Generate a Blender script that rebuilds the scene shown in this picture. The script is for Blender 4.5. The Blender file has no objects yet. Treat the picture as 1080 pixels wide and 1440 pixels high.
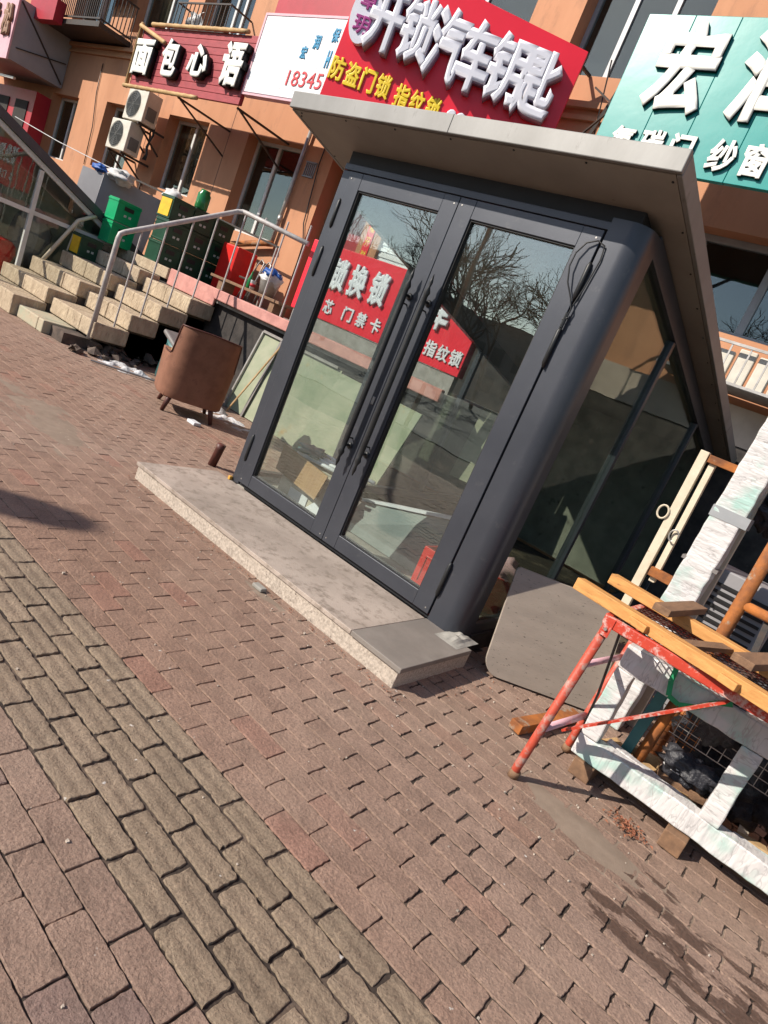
import bpy, math, random
from mathutils import Vector, Matrix, noise
R = math.radians
rnd = random.Random(7)
scene = bpy.context.scene
COL = scene.collection

# ------------------------------------------------------------------ camera, world, sun, exposure
cd = bpy.data.cameras.new("camera"); cam = bpy.data.objects.new("camera", cd); COL.objects.link(cam)
_r = (0.71432774, 0.58562992, 0.38311028); _u = (-0.4440323, -0.04384199, 0.89493754); _f = (-0.54089851, 0.80939204, -0.22872105)
cam.matrix_world = Matrix(((_r[0], _u[0], -_f[0], 3.491), (_r[1], _u[1], -_f[1], -3.2907), (_r[2], _u[2], -_f[2], 1.3418), (0, 0, 0, 1)))
cd.lens = 22.886; cd.sensor_width = 36.0; cd.sensor_fit = 'AUTO'; cd.clip_start = 0.05; cd.clip_end = 2000
scene.camera = cam

SUNV = Vector((0.90, 1.25, -1.0)).normalized()      # direction the light travels
world = bpy.data.worlds.new("World"); scene.world = world; world.use_nodes = True
wn = world.node_tree.nodes; wl = world.node_tree.links
sky = wn.new('ShaderNodeTexSky'); sky.sky_type = 'NISHITA'; sky.sun_disc = False
sky.sun_elevation = math.asin(-SUNV.z)
sky.sun_rotation = math.atan2(-SUNV.x, -SUNV.y)
sky.air_density = 1.0; sky.dust_density = 0.5; sky.ozone_density = 1.2
wn['Background'].inputs[1].default_value = 0.115
wl.new(sky.outputs[0], wn['Background'].inputs[0])
sd = bpy.data.lights.new("sun", 'SUN'); sd.energy = 5.0; sd.angle = R(0.5); sd.color = (1.0, 0.92, 0.81)
so = bpy.data.objects.new("sun", sd); COL.objects.link(so); so.location = (-8, -12, 12)
so.rotation_euler = SUNV.to_track_quat('-Z', 'Y').to_euler()
scene.view_settings.view_transform = 'Standard'; scene.view_settings.look = 'None'
scene.view_settings.exposure = 0.42; scene.view_settings.gamma = 1.0
scene.cycles.max_bounces = 8; scene.cycles.transparent_max_bounces = 16
scene.cycles.caustics_reflective = False; scene.cycles.caustics_refractive = False

# ------------------------------------------------------------------ helpers
def tag(o, label=None, cat=None, group=None, kind=None):
    if label: o['label'] = label
    if cat: o['category'] = cat
    if group: o['group'] = group
    if kind: o['kind'] = kind
    return o

def thing(name, label, cat, loc=(0, 0, 0), rz=0, group=None):
    o = bpy.data.objects.new(name, None); COL.objects.link(o)
    o.location = loc; o.rotation_euler = (0, 0, rz); o.empty_display_size = 0.1
    return tag(o, label, cat, group)

def wloc(o):
    v = Vector((0, 0, 0))
    while o is not None:
        v += o.location; o = o.parent
    return v

class MB:
    """collects shapes; build() links them as ONE mesh object"""
    def __init__(s): s.v = []; s.f = []
    def add(s, vs, fs):
        n = len(s.v); s.v += [Vector(p) for p in vs]; s.f += [tuple(i + n for i in f) for f in fs]; return s
    def box(s, x0, x1, y0, y1, z0, z1):
        return s.add([(x0, y0, z0), (x1, y0, z0), (x1, y1, z0), (x0, y1, z0), (x0, y0, z1), (x1, y0, z1), (x1, y1, z1), (x0, y1, z1)],
                     [(0, 3, 2, 1), (4, 5, 6, 7), (0, 1, 5, 4), (1, 2, 6, 5), (2, 3, 7, 6), (3, 0, 4, 7)])
    def bar(s, p, q, w, h, up=(0, 0, 1), n=1, jit=0, ends=0):
        """box beam from p to q, width w across, height h along up"""
        p = Vector(p); q = Vector(q); d = (q - p).normalized(); up = Vector(up)
        a = d.cross(up)
        if a.length < 1e-4: a = d.cross(Vector((0, 1, 0)))
        a.normalize(); b = a.cross(d).normalized()
        vs = []
        for i in range(n + 1):
            c = p.lerp(q, i / n)
            for sa, sb in ((-1, -1), (1, -1), (1, 1), (-1, 1)):
                vs.append(c + a * (sa * w / 2 + rnd.uniform(-jit, jit)) + b * (sb * h / 2 + rnd.uniform(-jit, jit)))
        fs = [(3, 2, 1, 0), tuple(n * 4 + k for k in range(4))]
        for i in range(n):
            for k in range(4):
                fs.append((i * 4 + k, i * 4 + (k + 1) % 4, i * 4 + 4 + (k + 1) % 4, i * 4 + 4 + k))
        return s.add(vs, fs)
    def tube(s, path, r, seg=10, cap=True):
        path = [Vector(p) for p in path]; rs = r if isinstance(r, (list, tuple)) else [r] * len(path)
        t = (path[1] - path[0]).normalized(); ref = Vector((0, 0, 1)) if abs(t.z) < .9 else Vector((1, 0, 0))
        a = t.cross(ref).normalized(); vs = []; fs = []
        for i, p in enumerate(path):
            if i == 0: t = (path[1] - path[0])
            elif i == len(path) - 1: t = (path[-1] - path[-2])
            else: t = (path[i + 1] - path[i]).normalized() + (path[i] - path[i - 1]).normalized()
            t.normalize(); a = (a - t * a.dot(t)).normalized(); b = t.cross(a)
            for k in range(seg):
                th = 2 * math.pi * k / seg
                vs.append(p + (a * math.cos(th) + b * math.sin(th)) * rs[i])
        for i in range(len(path) - 1):
            for k in range(seg):
                fs.append((i * seg + k, i * seg + (k + 1) % seg, (i + 1) * seg + (k + 1) % seg, (i + 1) * seg + k))
        if cap:
            fs.append(tuple(reversed(range(seg)))); fs.append(tuple((len(path) - 1) * seg + k for k in range(seg)))
        return s.add(vs, fs)
    def prism(s, pts, vec):
        pts = [Vector(p) for p in pts]; vec = Vector(vec); n = len(pts)
        return s.add(pts + [p + vec for p in pts], [tuple(reversed(range(n))), tuple(range(n, 2 * n))] + [(i, (i + 1) % n, n + (i + 1) % n, n + i) for i in range(n)])
    def grid(s, fn, nu, nv):
        vs = [fn(i / nu, j / nv) for j in range(nv + 1) for i in range(nu + 1)]
        w = nu + 1
        return s.add(vs, [(j * w + i, j * w + i + 1, (j + 1) * w + i + 1, (j + 1) * w + i) for j in range(nv) for i in range(nu)])
    def lathe(s, prof, c, seg=16, axis=None):
        c = Vector(c); vs = []; fs = []
        for (r, z) in prof:
            for k in range(seg):
                th = 2 * math.pi * k / seg; vs.append(c + Vector((r * math.cos(th), r * math.sin(th), z)))
        for i in range(len(prof) - 1):
            for k in range(seg): fs.append((i * seg + k, i * seg + (k + 1) % seg, (i + 1) * seg + (k + 1) % seg, (i + 1) * seg + k))
        fs.append(tuple(reversed(range(seg)))); fs.append(tuple((len(prof) - 1) * seg + k for k in range(seg)))
        return s.add(vs, fs)
    def xform(s, M):
        s.v = [M @ p for p in s.v]; return s
    def build(s, name, mat, parent=None, world=True, bevel=0, smooth=False, subsurf=0, label=None):
        me = bpy.data.meshes.new(name)
        off = wloc(parent) if (parent is not None and world) else Vector((0, 0, 0))
        me.from_pydata([tuple(p - off) for p in s.v], [], s.f); me.materials.append(mat)
        import bmesh
        bm = bmesh.new(); bm.from_mesh(me); bmesh.ops.recalc_face_normals(bm, faces=bm.faces); bm.to_mesh(me); bm.free()
        o = bpy.data.objects.new(name, me); COL.objects.link(o)
        if parent is not None: o.parent = parent
        if label: o['label'] = label
        if bevel:
            b = o.modifiers.new('bevel', 'BEVEL'); b.width = bevel; b.segments = 2; b.limit_method = 'ANGLE'; b.angle_limit = R(40)
        if subsurf:
            b = o.modifiers.new('subsurf', 'SUBSURF'); b.levels = subsurf; b.render_levels = subsurf
        if smooth:
            for p in me.polygons: p.use_smooth = True
        return o

def copy_thing(src, loc, rz, label, group=None, name=None):
    """copy a thing with its parts and sub-parts"""
    def cp(o, par):
        c = o.copy(); COL.objects.link(c); c.parent = par
        for ch in kids.get(o.name, []): cp(ch, c)
        return c
    kids = {}
    for o in bpy.data.objects:
        if o.parent: kids.setdefault(o.parent.name, []).append(o)
    r = cp(src, None); r.location = loc; r.rotation_euler = (0, 0, rz); r['label'] = label
    if group: r['group'] = group
    return r

# ------------------------------------------------------------------ materials
def newmat(name):
    m = bpy.data.materials.new(name); m.use_nodes = True
    return m, m.node_tree.nodes, m.node_tree.links, m.node_tree.nodes['Principled BSDF']

def pm(name, c1, c2=None, scale=6, rough=.7, bump=.15, bscale=60, metal=0, spots=None, stretch=None, spec=.4, lo=.35, hi=.65, spotscale=9, spot_lo=.6, spot_hi=.68, dist=.004):
    """procedural surface: two tones by noise, optional stains with a shape of their own, fine relief"""
    m, N, L, P = newmat(name)
    tc = N.new('ShaderNodeTexCoord'); mp = N.new('ShaderNodeMapping'); L.new(tc.outputs['Object'], mp.inputs[0])
    if stretch: mp.inputs['Scale'].default_value = stretch
    c2 = c2 or tuple(x * .75 for x in c1)
    n = N.new('ShaderNodeTexNoise'); n.inputs['Scale'].default_value = scale; n.inputs['Detail'].default_value = 7; n.inputs['Roughness'].default_value = .62
    L.new(mp.outputs[0], n.inputs['Vector'])
    r = N.new('ShaderNodeValToRGB'); r.color_ramp.elements[0].position = lo; r.color_ramp.elements[1].position = hi
    r.color_ramp.elements[0].color = (*c2, 1); r.color_ramp.elements[1].color = (*c1, 1)
    L.new(n.outputs[0], r.inputs[0]); out = r.outputs[0]
    if spots:
        n2 = N.new('ShaderNodeTexNoise'); n2.inputs['Scale'].default_value = spotscale; n2.inputs['Detail'].default_value = 9; n2.inputs['Roughness'].default_value = .7
        L.new(mp.outputs[0], n2.inputs['Vector'])
        r2 = N.new('ShaderNodeValToRGB'); r2.color_ramp.elements[0].position = spot_lo; r2.color_ramp.elements[1].position = spot_hi
        L.new(n2.outputs[0], r2.inputs[0])
        mx = N.new('ShaderNodeMix'); mx.data_type = 'RGBA'; L.new(r2.outputs[0], mx.inputs[0]); L.new(out, mx.inputs[6]); mx.inputs[7].default_value = (*spots, 1); out = mx.outputs[2]
    L.new(out, P.inputs['Base Color'])
    P.inputs['Roughness'].default_value = rough; P.inputs['Metallic'].default_value = metal; P.inputs['Specular IOR Level'].default_value = spec
    if bump:
        n3 = N.new('ShaderNodeTexNoise'); n3.inputs['Scale'].default_value = bscale; n3.inputs['Detail'].default_value = 6
        L.new(mp.outputs[0], n3.inputs['Vector'])
        b = N.new('ShaderNodeBump'); b.inputs['Strength'].default_value = bump; b.inputs['Distance'].default_value = dist
        L.new(n3.outputs[0], b.inputs['Height']); L.new(b.outputs[0], P.inputs['Normal'])
    return m

def glass(name, tint, ior=1.5, boost=1.0, dirt=.02):
    m, N, L, P = newmat(name)
    N.remove(P)
    tr = N.new('ShaderNodeBsdfTransparent'); tr.inputs[0].default_value = (*tint, 1)
    gl = N.new('ShaderNodeBsdfGlossy'); gl.inputs['Roughness'].default_value = 0.0; gl.inputs[0].default_value = (1, 1, 1, 1)
    # two-sided Schlick reflectance (same from both sides of the pane)
    ge = N.new('ShaderNodeNewGeometry'); dt = N.new('ShaderNodeVectorMath'); dt.operation = 'DOT_PRODUCT'
    L.new(ge.outputs['Incoming'], dt.inputs[0]); L.new(ge.outputs['Normal'], dt.inputs[1])
    ab = N.new('ShaderNodeMath'); ab.operation = 'ABSOLUTE'; L.new(dt.outputs['Value'], ab.inputs[0])
    om = N.new('ShaderNodeMath'); om.operation = 'SUBTRACT'; om.inputs[0].default_value = 1; L.new(ab.outputs[0], om.inputs[1])
    pw = N.new('ShaderNodeMath'); pw.operation = 'POWER'; pw.inputs[1].default_value = 5; L.new(om.outputs[0], pw.inputs[0])
    gl.inputs[0].default_value = (.90, .97, .94, 1)
    f0 = ((ior - 1) / (ior + 1)) ** 2 * boost
    mu = N.new('ShaderNodeMath'); mu.operation = 'MULTIPLY_ADD'; mu.inputs[1].default_value = 1 - f0; mu.inputs[2].default_value = f0; mu.use_clamp = True
    L.new(pw.outputs[0], mu.inputs[0])
    mx = N.new('ShaderNodeMixShader'); L.new(mu.outputs[0], mx.inputs[0]); L.new(tr.outputs[0], mx.inputs[1]); L.new(gl.outputs[0], mx.inputs[2])
    df = N.new('ShaderNodeBsdfDiffuse'); df.inputs[0].default_value = (.45, .43, .38, 1)
    tc = N.new('ShaderNodeTexCoord'); n = N.new('ShaderNodeTexNoise'); n.inputs['Scale'].default_value = 3; n.inputs['Detail'].default_value = 8
    L.new(tc.outputs['Object'], n.inputs['Vector'])
    mr = N.new('ShaderNodeMapRange'); mr.inputs[1].default_value = .4; mr.inputs[2].default_value = .8; mr.inputs[3].default_value = dirt * .4; mr.inputs[4].default_value = dirt * 2.5
    L.new(n.outputs[0], mr.inputs[0])
    m2 = N.new('ShaderNodeMixShader'); L.new(mr.outputs[0], m2.inputs[0]); L.new(mx.outputs[0], m2.inputs[1]); L.new(df.outputs[0], m2.inputs[2])
    # a little waviness of float glass
    n4 = N.new('ShaderNodeTexNoise'); n4.inputs['Scale'].default_value = 1.6; L.new(tc.outputs['Object'], n4.inputs['Vector'])
    b = N.new('ShaderNodeBump'); b.inputs['Strength'].default_value = .12; b.inputs['Distance'].default_value = .02; L.new(n4.outputs[0], b.inputs['Height']); L.new(b.outputs[0], gl.inputs['Normal'])
    L.new(m2.outputs[0], N['Material Output'].inputs[0])
    return m

M = {}
M['frame'] = pm('dark_grey_aluminium', (.060, .064, .077), (.048, .052, .064), 3, .36, .06, 300, metal=.35, spec=.5, spots=(.105, .105, .108), spotscale=11, spot_lo=.60, spot_hi=.80)
M['black'] = pm('black_plastic', (.012, .012, .013), (.02, .02, .02), 10, .45, .1, 80)
M['rubber'] = pm('dark_gasket', (.02, .02, .022), None, 10, .6, 0)
M['roofmetal'] = pm('grey_panel_metal', (.255, .25, .24), (.20, .195, .185), 2.2, .5, .10, 40, metal=.15, spots=(.10, .09, .08), spotscale=9, spot_lo=.60, spot_hi=.74, stretch=(1.5, 1, .5))
M['soffit'] = pm('dusty_soffit_panel', (.31, .295, .265), (.24, .225, .20), 1.6, .6, .08, 30, spots=(.13, .11, .09), spotscale=11, spot_lo=.66, spot_hi=.74)
M['glass'] = glass('door_glass', (.95, .98, .96), 1.5, 3.3, .006)
M['clearglass'] = glass('porch_glass', (.97, .98, .97), 1.5, .8, .004)
M['sideglass'] = glass('side_glass', (.74, .80, .74), 1.5, 1.1, .004)
M['winglass'] = glass('window_glass', (.7, .75, .75), 1.5, 1.9, .01)
M['granite'] = pm('speckled_granite', (.54, .46, .38), (.30, .25, .205), 75, .8, .8, 75, spots=(.13, .10, .085), spotscale=45, spot_lo=.6, spot_hi=.66)
M['granitetop'] = pm('dusty_granite_top', (.42, .345, .29), (.29, .235, .195), 2.2, .85, .5, 110, spots=(.22, .175, .14), spotscale=14, spot_lo=.50, spot_hi=.66)
M['tile'] = pm('grey_stone_tile', (.23, .20, .175), (.18, .155, .135), 5, .7, .12, 60)
M['concrete'] = pm('worn_concrete', (.36, .34, .30), (.24, .225, .20), 5, .9, .5, 40, spots=(.12, .11, .10), spotscale=7)
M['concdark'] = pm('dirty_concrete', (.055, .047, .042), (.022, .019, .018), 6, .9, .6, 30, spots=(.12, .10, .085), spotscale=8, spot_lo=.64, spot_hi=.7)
M['step'] = pm('chiselled_stone_step', (.50, .40, .28), (.34, .26, .18), 9, .9, 1.0, 42, spots=(.17, .13, .09), spotscale=14, stretch=(1, 1, .45), spot_lo=.60, spot_hi=.68, dist=.02)
M['steptop'] = pm('stone_tread', (.36, .28, .22), (.25, .19, .15), 6, .9, .4, 60)
M['stepgreen'] = pm('green_stained_stone', (.36, .36, .26), (.44, .35, .25), 7, .9, .8, 40, spots=(.2, .18, .13), spotscale=10)
M['pink'] = pm('pink_painted_concrete', (.56, .27, .23), (.42, .19, .165), 7, .75, .4, 40, spots=(.26, .15, .13), spotscale=9, spot_lo=.62)
M['wall'] = pm('orange_painted_render', (.52, .255, .14), (.43, .20, .105), 1.1, .85, .35, 160, spots=(.30, .15, .09), spotscale=3.2, spot_lo=.54, spot_hi=.76, stretch=(1.2, 1, .4))
M['ledge'] = pm('orange_band_moulding', (.50, .25, .13), (.40, .19, .10), 2, .8, .2, 120)
M['plinth'] = pm('beige_plinth_render', (.52, .42, .34), (.40, .32, .26), 3, .9, .3, 60)
M['pvc'] = pm('white_window_plastic', (.62, .62, .60), (.52, .52, .50), 6, .4, .03, 50)
M['pvcgrey'] = pm('grey_window_plastic', (.33, .34, .35), (.27, .28, .29), 6, .4, .03, 50)
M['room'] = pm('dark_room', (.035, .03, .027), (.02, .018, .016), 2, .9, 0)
M['curtain'] = pm('drawn_curtain', (.30, .22, .13), (.18, .13, .08), 4, .9, .1, 30, stretch=(6, 1, .4))
M['redpaint'] = pm('red_sign_face', (.80, .020, .045), (.72, .016, .036), 1.2, .38, .04, 20)
M['reddark'] = pm('dark_red_panel', (.38, .012, .028), (.30, .01, .02), 2, .5, .05, 30)
M['letter'] = pm('white_letter', (.74, .74, .80), (.68, .68, .74), 5, .4, 0)
M['letterside'] = pm('lilac_letter_side', (.30, .26, .36), (.26, .22, .32), 5, .5, 0)
M['lettercream'] = pm('cream_letter', (.80, .78, .72), (.74, .72, .66), 5, .4, 0)
M['yellow'] = pm('yellow_letter', (.85, .62, .03), (.8, .55, .02), 5, .5, 0)
M['purple'] = pm('purple_letter', (.35, .03, .22), None, 5, .5, 0)
M['bluelet'] = pm('blue_letter', (.02, .25, .45), None, 5, .5, 0)
M['redlet'] = pm('red_letter', (.55, .02, .03), None, 5, .5, 0)
M['green'] = pm('teal_sign_sheet', (.012, .27, .245), (.01, .24, .22), 1.1, .3, .06, 3, dist=.03)
M['whiteboard'] = pm('white_corrugated_sheet', (.70, .72, .74), (.62, .64, .67), 2, .5, .05, 30)
M['blackboard'] = pm('black_letter_side', (.012, .011, .011), None, 4, .5, 0)  # black sides of the raised sign characters
M['plankred'] = pm('red_painted_planks', (.36, .045, .055), (.26, .03, .038), 5, .6, .4, 40, stretch=(1, 1, 5))
M['bamboo'] = pm('bamboo_pole', (.50, .33, .15), (.34, .20, .08), 6, .6, .3, 30, spots=(.18, .09, .04), spotscale=10)
M['pinksign'] = pm('pink_sign_face', (.66, .40, .44), (.58, .33, .38), 3, .5, .1, 30)
M['bronzelet'] = pm('brown_letter', (.34, .18, .10), (.22, .11, .06), 4, .5, .1)
M['greysheet'] = pm('grey_sheet_metal', (.30, .29, .30), (.25, .24, .25), 2, .55, .1, 10)
M['blackmetal'] = pm('black_painted_steel', (.02, .018, .017), (.05, .03, .02), 20, .55, .2, 60)
M['galv'] = pm('galvanised_steel', (.42, .40, .38), (.30, .28, .26), 10, .42, .15, 60, metal=.55)
M['acwhite'] = pm('aged_white_enamel', (.62, .58, .50), (.50, .46, .39), 5, .5, .05, 40, spots=(.3, .24, .17), spotscale=7)
M['acgrille'] = pm('fan_grille_grey', (.16, .16, .15), None, 6, .6, 0)
M['cloth'] = pm('white_cloth', (.62, .61, .60), (.45, .44, .44), 8, .9, .5, 20)
M['brown'] = pm('brown_velvet', (.26, .118, .072), (.17, .075, .045), 5, .85, .35, 140, spots=(.13, .055, .035), spotscale=5, spot_lo=.56, spot_hi=.68)
M['brownwood'] = pm('dark_red_wood', (.10, .03, .022), (.06, .02, .015), 9, .5, .3, 40)
M['foam'] = pm('torn_foam', (.50, .34, .14), (.22, .10, .05), 20, .95, .8, 60)
M['teal'] = pm('teal_plastic', (.045, .16, .16), (.035, .12, .12), 4, .45, .05)
M['tarp'] = pm('grey_lid', (.22, .20, .19), None, 4, .6, .2)
M['crgreen'] = pm('bright_green_plastic', (.0, .33, .12), (.0, .27, .10), 6, .4, .05)
M['crdark'] = pm('bottle_green_plastic', (.008, .055, .028), (.006, .04, .02), 6, .45, .1, 30)
M['cryellow'] = pm('yellow_crate_panel', (.75, .48, .02), (.6, .36, .02), 8, .5, .1)
M['bottle'] = pm('green_bottle_glass', (.02, .18, .05), None, 6, .12, 0)
M['labelwhite'] = pm('faded_white_print', (.5, .55, .5), None, 40, .6, 0)
M['carton'] = pm('brown_cardboard', (.42, .27, .14), (.34, .21, .11), 4, .9, .25, 40, stretch=(12, 1, 1))
M['cartonpale'] = pm('pale_cardboard', (.50, .46, .36), (.38, .34, .26), 4, .9, .2, 40)
M['redplastic'] = pm('red_plastic', (.66, .02, .015), (.5, .015, .012), 6, .4, .05)
M['greyfoam'] = pm('grey_green_sheet', (.20, .23, .22), (.15, .18, .17), 3, .6, .1)
M['leanpanel'] = pm('mouldy_green_white_panel', (.36, .36, .26), (.22, .26, .17), 2.2, .85, .2, 30, spots=(.38, .25, .10), spotscale=2.8, spot_lo=.6, spot_hi=.74)
M['snow'] = pm('dirty_old_snow', (.66, .66, .68), (.34, .32, .31), 6, .8, .9, 30, dist=.02)
M['board'] = pm('weathered_grey_board', (.33, .275, .225), (.27, .225, .185), 3, .8, .2, 40, spots=(.085, .07, .055), spotscale=30, stretch=(1, 1, 3.5), spot_lo=.615, spot_hi=.645)
M['orange'] = pm('orange_red_paint', (.54, .062, .032), (.42, .04, .022), 12, .5, .25, 50, spots=(.55, .38, .34), spotscale=24, spot_lo=.50, spot_hi=.60)
M['orangeleg'] = pm('scuffed_orange_paint', (.50, .075, .038), (.36, .05, .028), 12, .55, .3, 50, spots=(.34, .25, .21), spotscale=17, spot_lo=.50, spot_hi=.64)
M['mesh'] = pm('rusty_expanded_metal', (.05, .022, .018), (.10, .05, .04), 40, .7, .6, 60, spots=(.3, .22, .18), spotscale=60, spot_lo=.6, spot_hi=.66)
M['wood'] = pm('fresh_orange_timber', (.60, .30, .095), (.46, .21, .06), 4, .7, .3, 50, stretch=(1.4, 14, 14), spots=(.24, .11, .045), spotscale=4.2, spot_lo=.58, spot_hi=.68)
M['woodold'] = pm('grey_brown_timber', (.24, .135, .075), (.15, .085, .05), 5, .8, .5, 40, stretch=(6, 1, 6))
M['woodpale'] = pm('pale_offcut', (.55, .38, .20), (.36, .21, .09), 8, .8, .5, 40, spots=(.14, .07, .03), spotscale=12)
M['rust'] = pm('orange_rust', (.42, .14, .03), (.16, .06, .025), 9, .8, .5, 60, spots=(.30, .26, .20), spotscale=7, spot_lo=.56, spot_hi=.64)
M['cream'] = pm('chipped_cream_paint', (.66, .58, .45), (.56, .48, .36), 8, .6, .3, 60, spots=(.24, .10, .04), spotscale=16, spot_lo=.64, spot_hi=.70)
M['strap'] = pm('green_strap', (.02, .32, .13), None, 20, .5, 0)
M['sack'] = pm('black_sack', (.035, .035, .042), (.02, .02, .025), 8, .45, 1.0, 16, dist=.03)
M['joint'] = pm('dark_joint_soil', (.050, .036, .028), (.028, .020, .016), 20, .95, .8, 120, spots=(.16, .115, .085), spotscale=3.5, spot_lo=.5, spot_hi=.66)
M['sand'] = pm('fine_sand', (.27, .205, .155), (.21, .155, .115), 9, .95, .5, 200)
M['railpaint'] = pm('dull_rail_paint', (.50, .47, .45), (.36, .33, .31), 12, .5, .15, 60)
M['bark'] = pm('grey_bark', (.12, .10, .085), (.07, .055, .045), 12, .9, .5, 40)
M['asphalt'] = pm('asphalt', (.06, .058, .055), (.045, .043, .042), 8, .9, .4, 80)
M['farwall'] = pm('far_block_wall', (.22, .2, .18), (.17, .155, .14), 1, .9, .1)
M['fardark'] = pm('far_block_window', (.03, .035, .04), None, 1, .4, 0)
M['steelblue'] = pm('blue_plastic', (.02, .10, .38), None, 6, .5, .1)
M['rubble'] = pm('broken_stone', (.13, .095, .075), (.06, .046, .038), 8, .9, .8, 40)
M['leafbrown'] = pm('dry_red_leaves', (.34, .11, .06), (.2, .1, .05), 40, .8, .2)
M['bluegrey'] = pm('blue_grey_glass_trim', (.25, .27, .30), None, 6, .5, 0)
M['yellowrust'] = pm('amber_trim', (.62, .33, .06), None, 9, .6, .3)

def wrap_mat(axis):
    """white plastic film wound round a profile: creases run across the profile, green print shows in places"""
    m, N, L, P = newmat('white_plastic_wrap')
    tc = N.new('ShaderNodeTexCoord')
    n = N.new('ShaderNodeTexNoise'); n.inputs['Scale'].default_value = 6; n.inputs['Detail'].default_value = 3; L.new(tc.outputs['Object'], n.inputs['Vector'])
    r = N.new('ShaderNodeValToRGB'); r.color_ramp.elements[0].position = .50; r.color_ramp.elements[1].position = .66
    r.color_ramp.elements[0].color = (.60, .58, .57, 1); r.color_ramp.elements[1].color = (.36, .52, .47, 1); L.new(n.outputs[0], r.inputs[0])
    prev = None; col = r.outputs[0]
    for k, (rot, sc, wd) in enumerate(((.12, 1.0, .020), (-.45, .8, .016), (.55, .7, .014))):
        mp = N.new('ShaderNodeMapping'); mp.inputs['Scale'].default_value = (3.5, 3.5, 15 * sc) if axis == 'z' else (15 * sc, 3.5, 3.5); mp.inputs['Rotation'].default_value = (0, rot, 0)
        mp.inputs['Location'].default_value = (k * 3.1, 0, 0)
        L.new(tc.outputs['Object'], mp.inputs[0])
        w = N.new('ShaderNodeTexNoise'); w.inputs['Scale'].default_value = 1.5; w.inputs['Detail'].default_value = 3; w.inputs['Roughness'].default_value = .5; L.new(mp.outputs[0], w.inputs['Vector'])
        s1 = N.new('ShaderNodeMath'); s1.operation = 'SUBTRACT'; s1.inputs[1].default_value = .5; L.new(w.outputs[0], s1.inputs[0])
        s2 = N.new('ShaderNodeMath'); s2.operation = 'ABSOLUTE'; L.new(s1.outputs[0], s2.inputs[0])
        cr = N.new('ShaderNodeMapRange'); cr.inputs[1].default_value = 0; cr.inputs[2].default_value = wd; cr.inputs[3].default_value = .0; cr.inputs[4].default_value = 1; L.new(s2.outputs[0], cr.inputs[0])
        n5 = N.new('ShaderNodeTexNoise'); n5.inputs['Scale'].default_value = 7; L.new(mp.outputs[0], n5.inputs['Vector']); n5.inputs['Scale'].default_value = .8
        cr2 = N.new('ShaderNodeMapRange'); cr2.inputs[1].default_value = .42; cr2.inputs[2].default_value = .56; L.new(n5.outputs[0], cr2.inputs[0])
        mxx = N.new('ShaderNodeMath'); mxx.operation = 'MAXIMUM'; L.new(cr.outputs[0], mxx.inputs[0]); L.new(cr2.outputs[0], mxx.inputs[1])
        mx = N.new('ShaderNodeMix'); mx.data_type = 'RGBA'; L.new(mxx.outputs[0], mx.inputs[0]); mx.inputs[6].default_value = (.40, .385, .38, 1); L.new(col, mx.inputs[7]); col = mx.outputs[2]
        b = N.new('ShaderNodeBump'); b.inputs['Strength'].default_value = .7; b.inputs['Distance'].default_value = .012; L.new(s2.outputs[0], b.inputs['Height'])
        if prev: L.new(prev, b.inputs['Normal'])
        prev = b.outputs[0]
    L.new(col, P.inputs['Base Color']); P.inputs['Roughness'].default_value = .34; L.new(prev, P.inputs['Normal'])
    return m
M['wrapv'] = wrap_mat('z'); M['wraph'] = wrap_mat('x')

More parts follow.
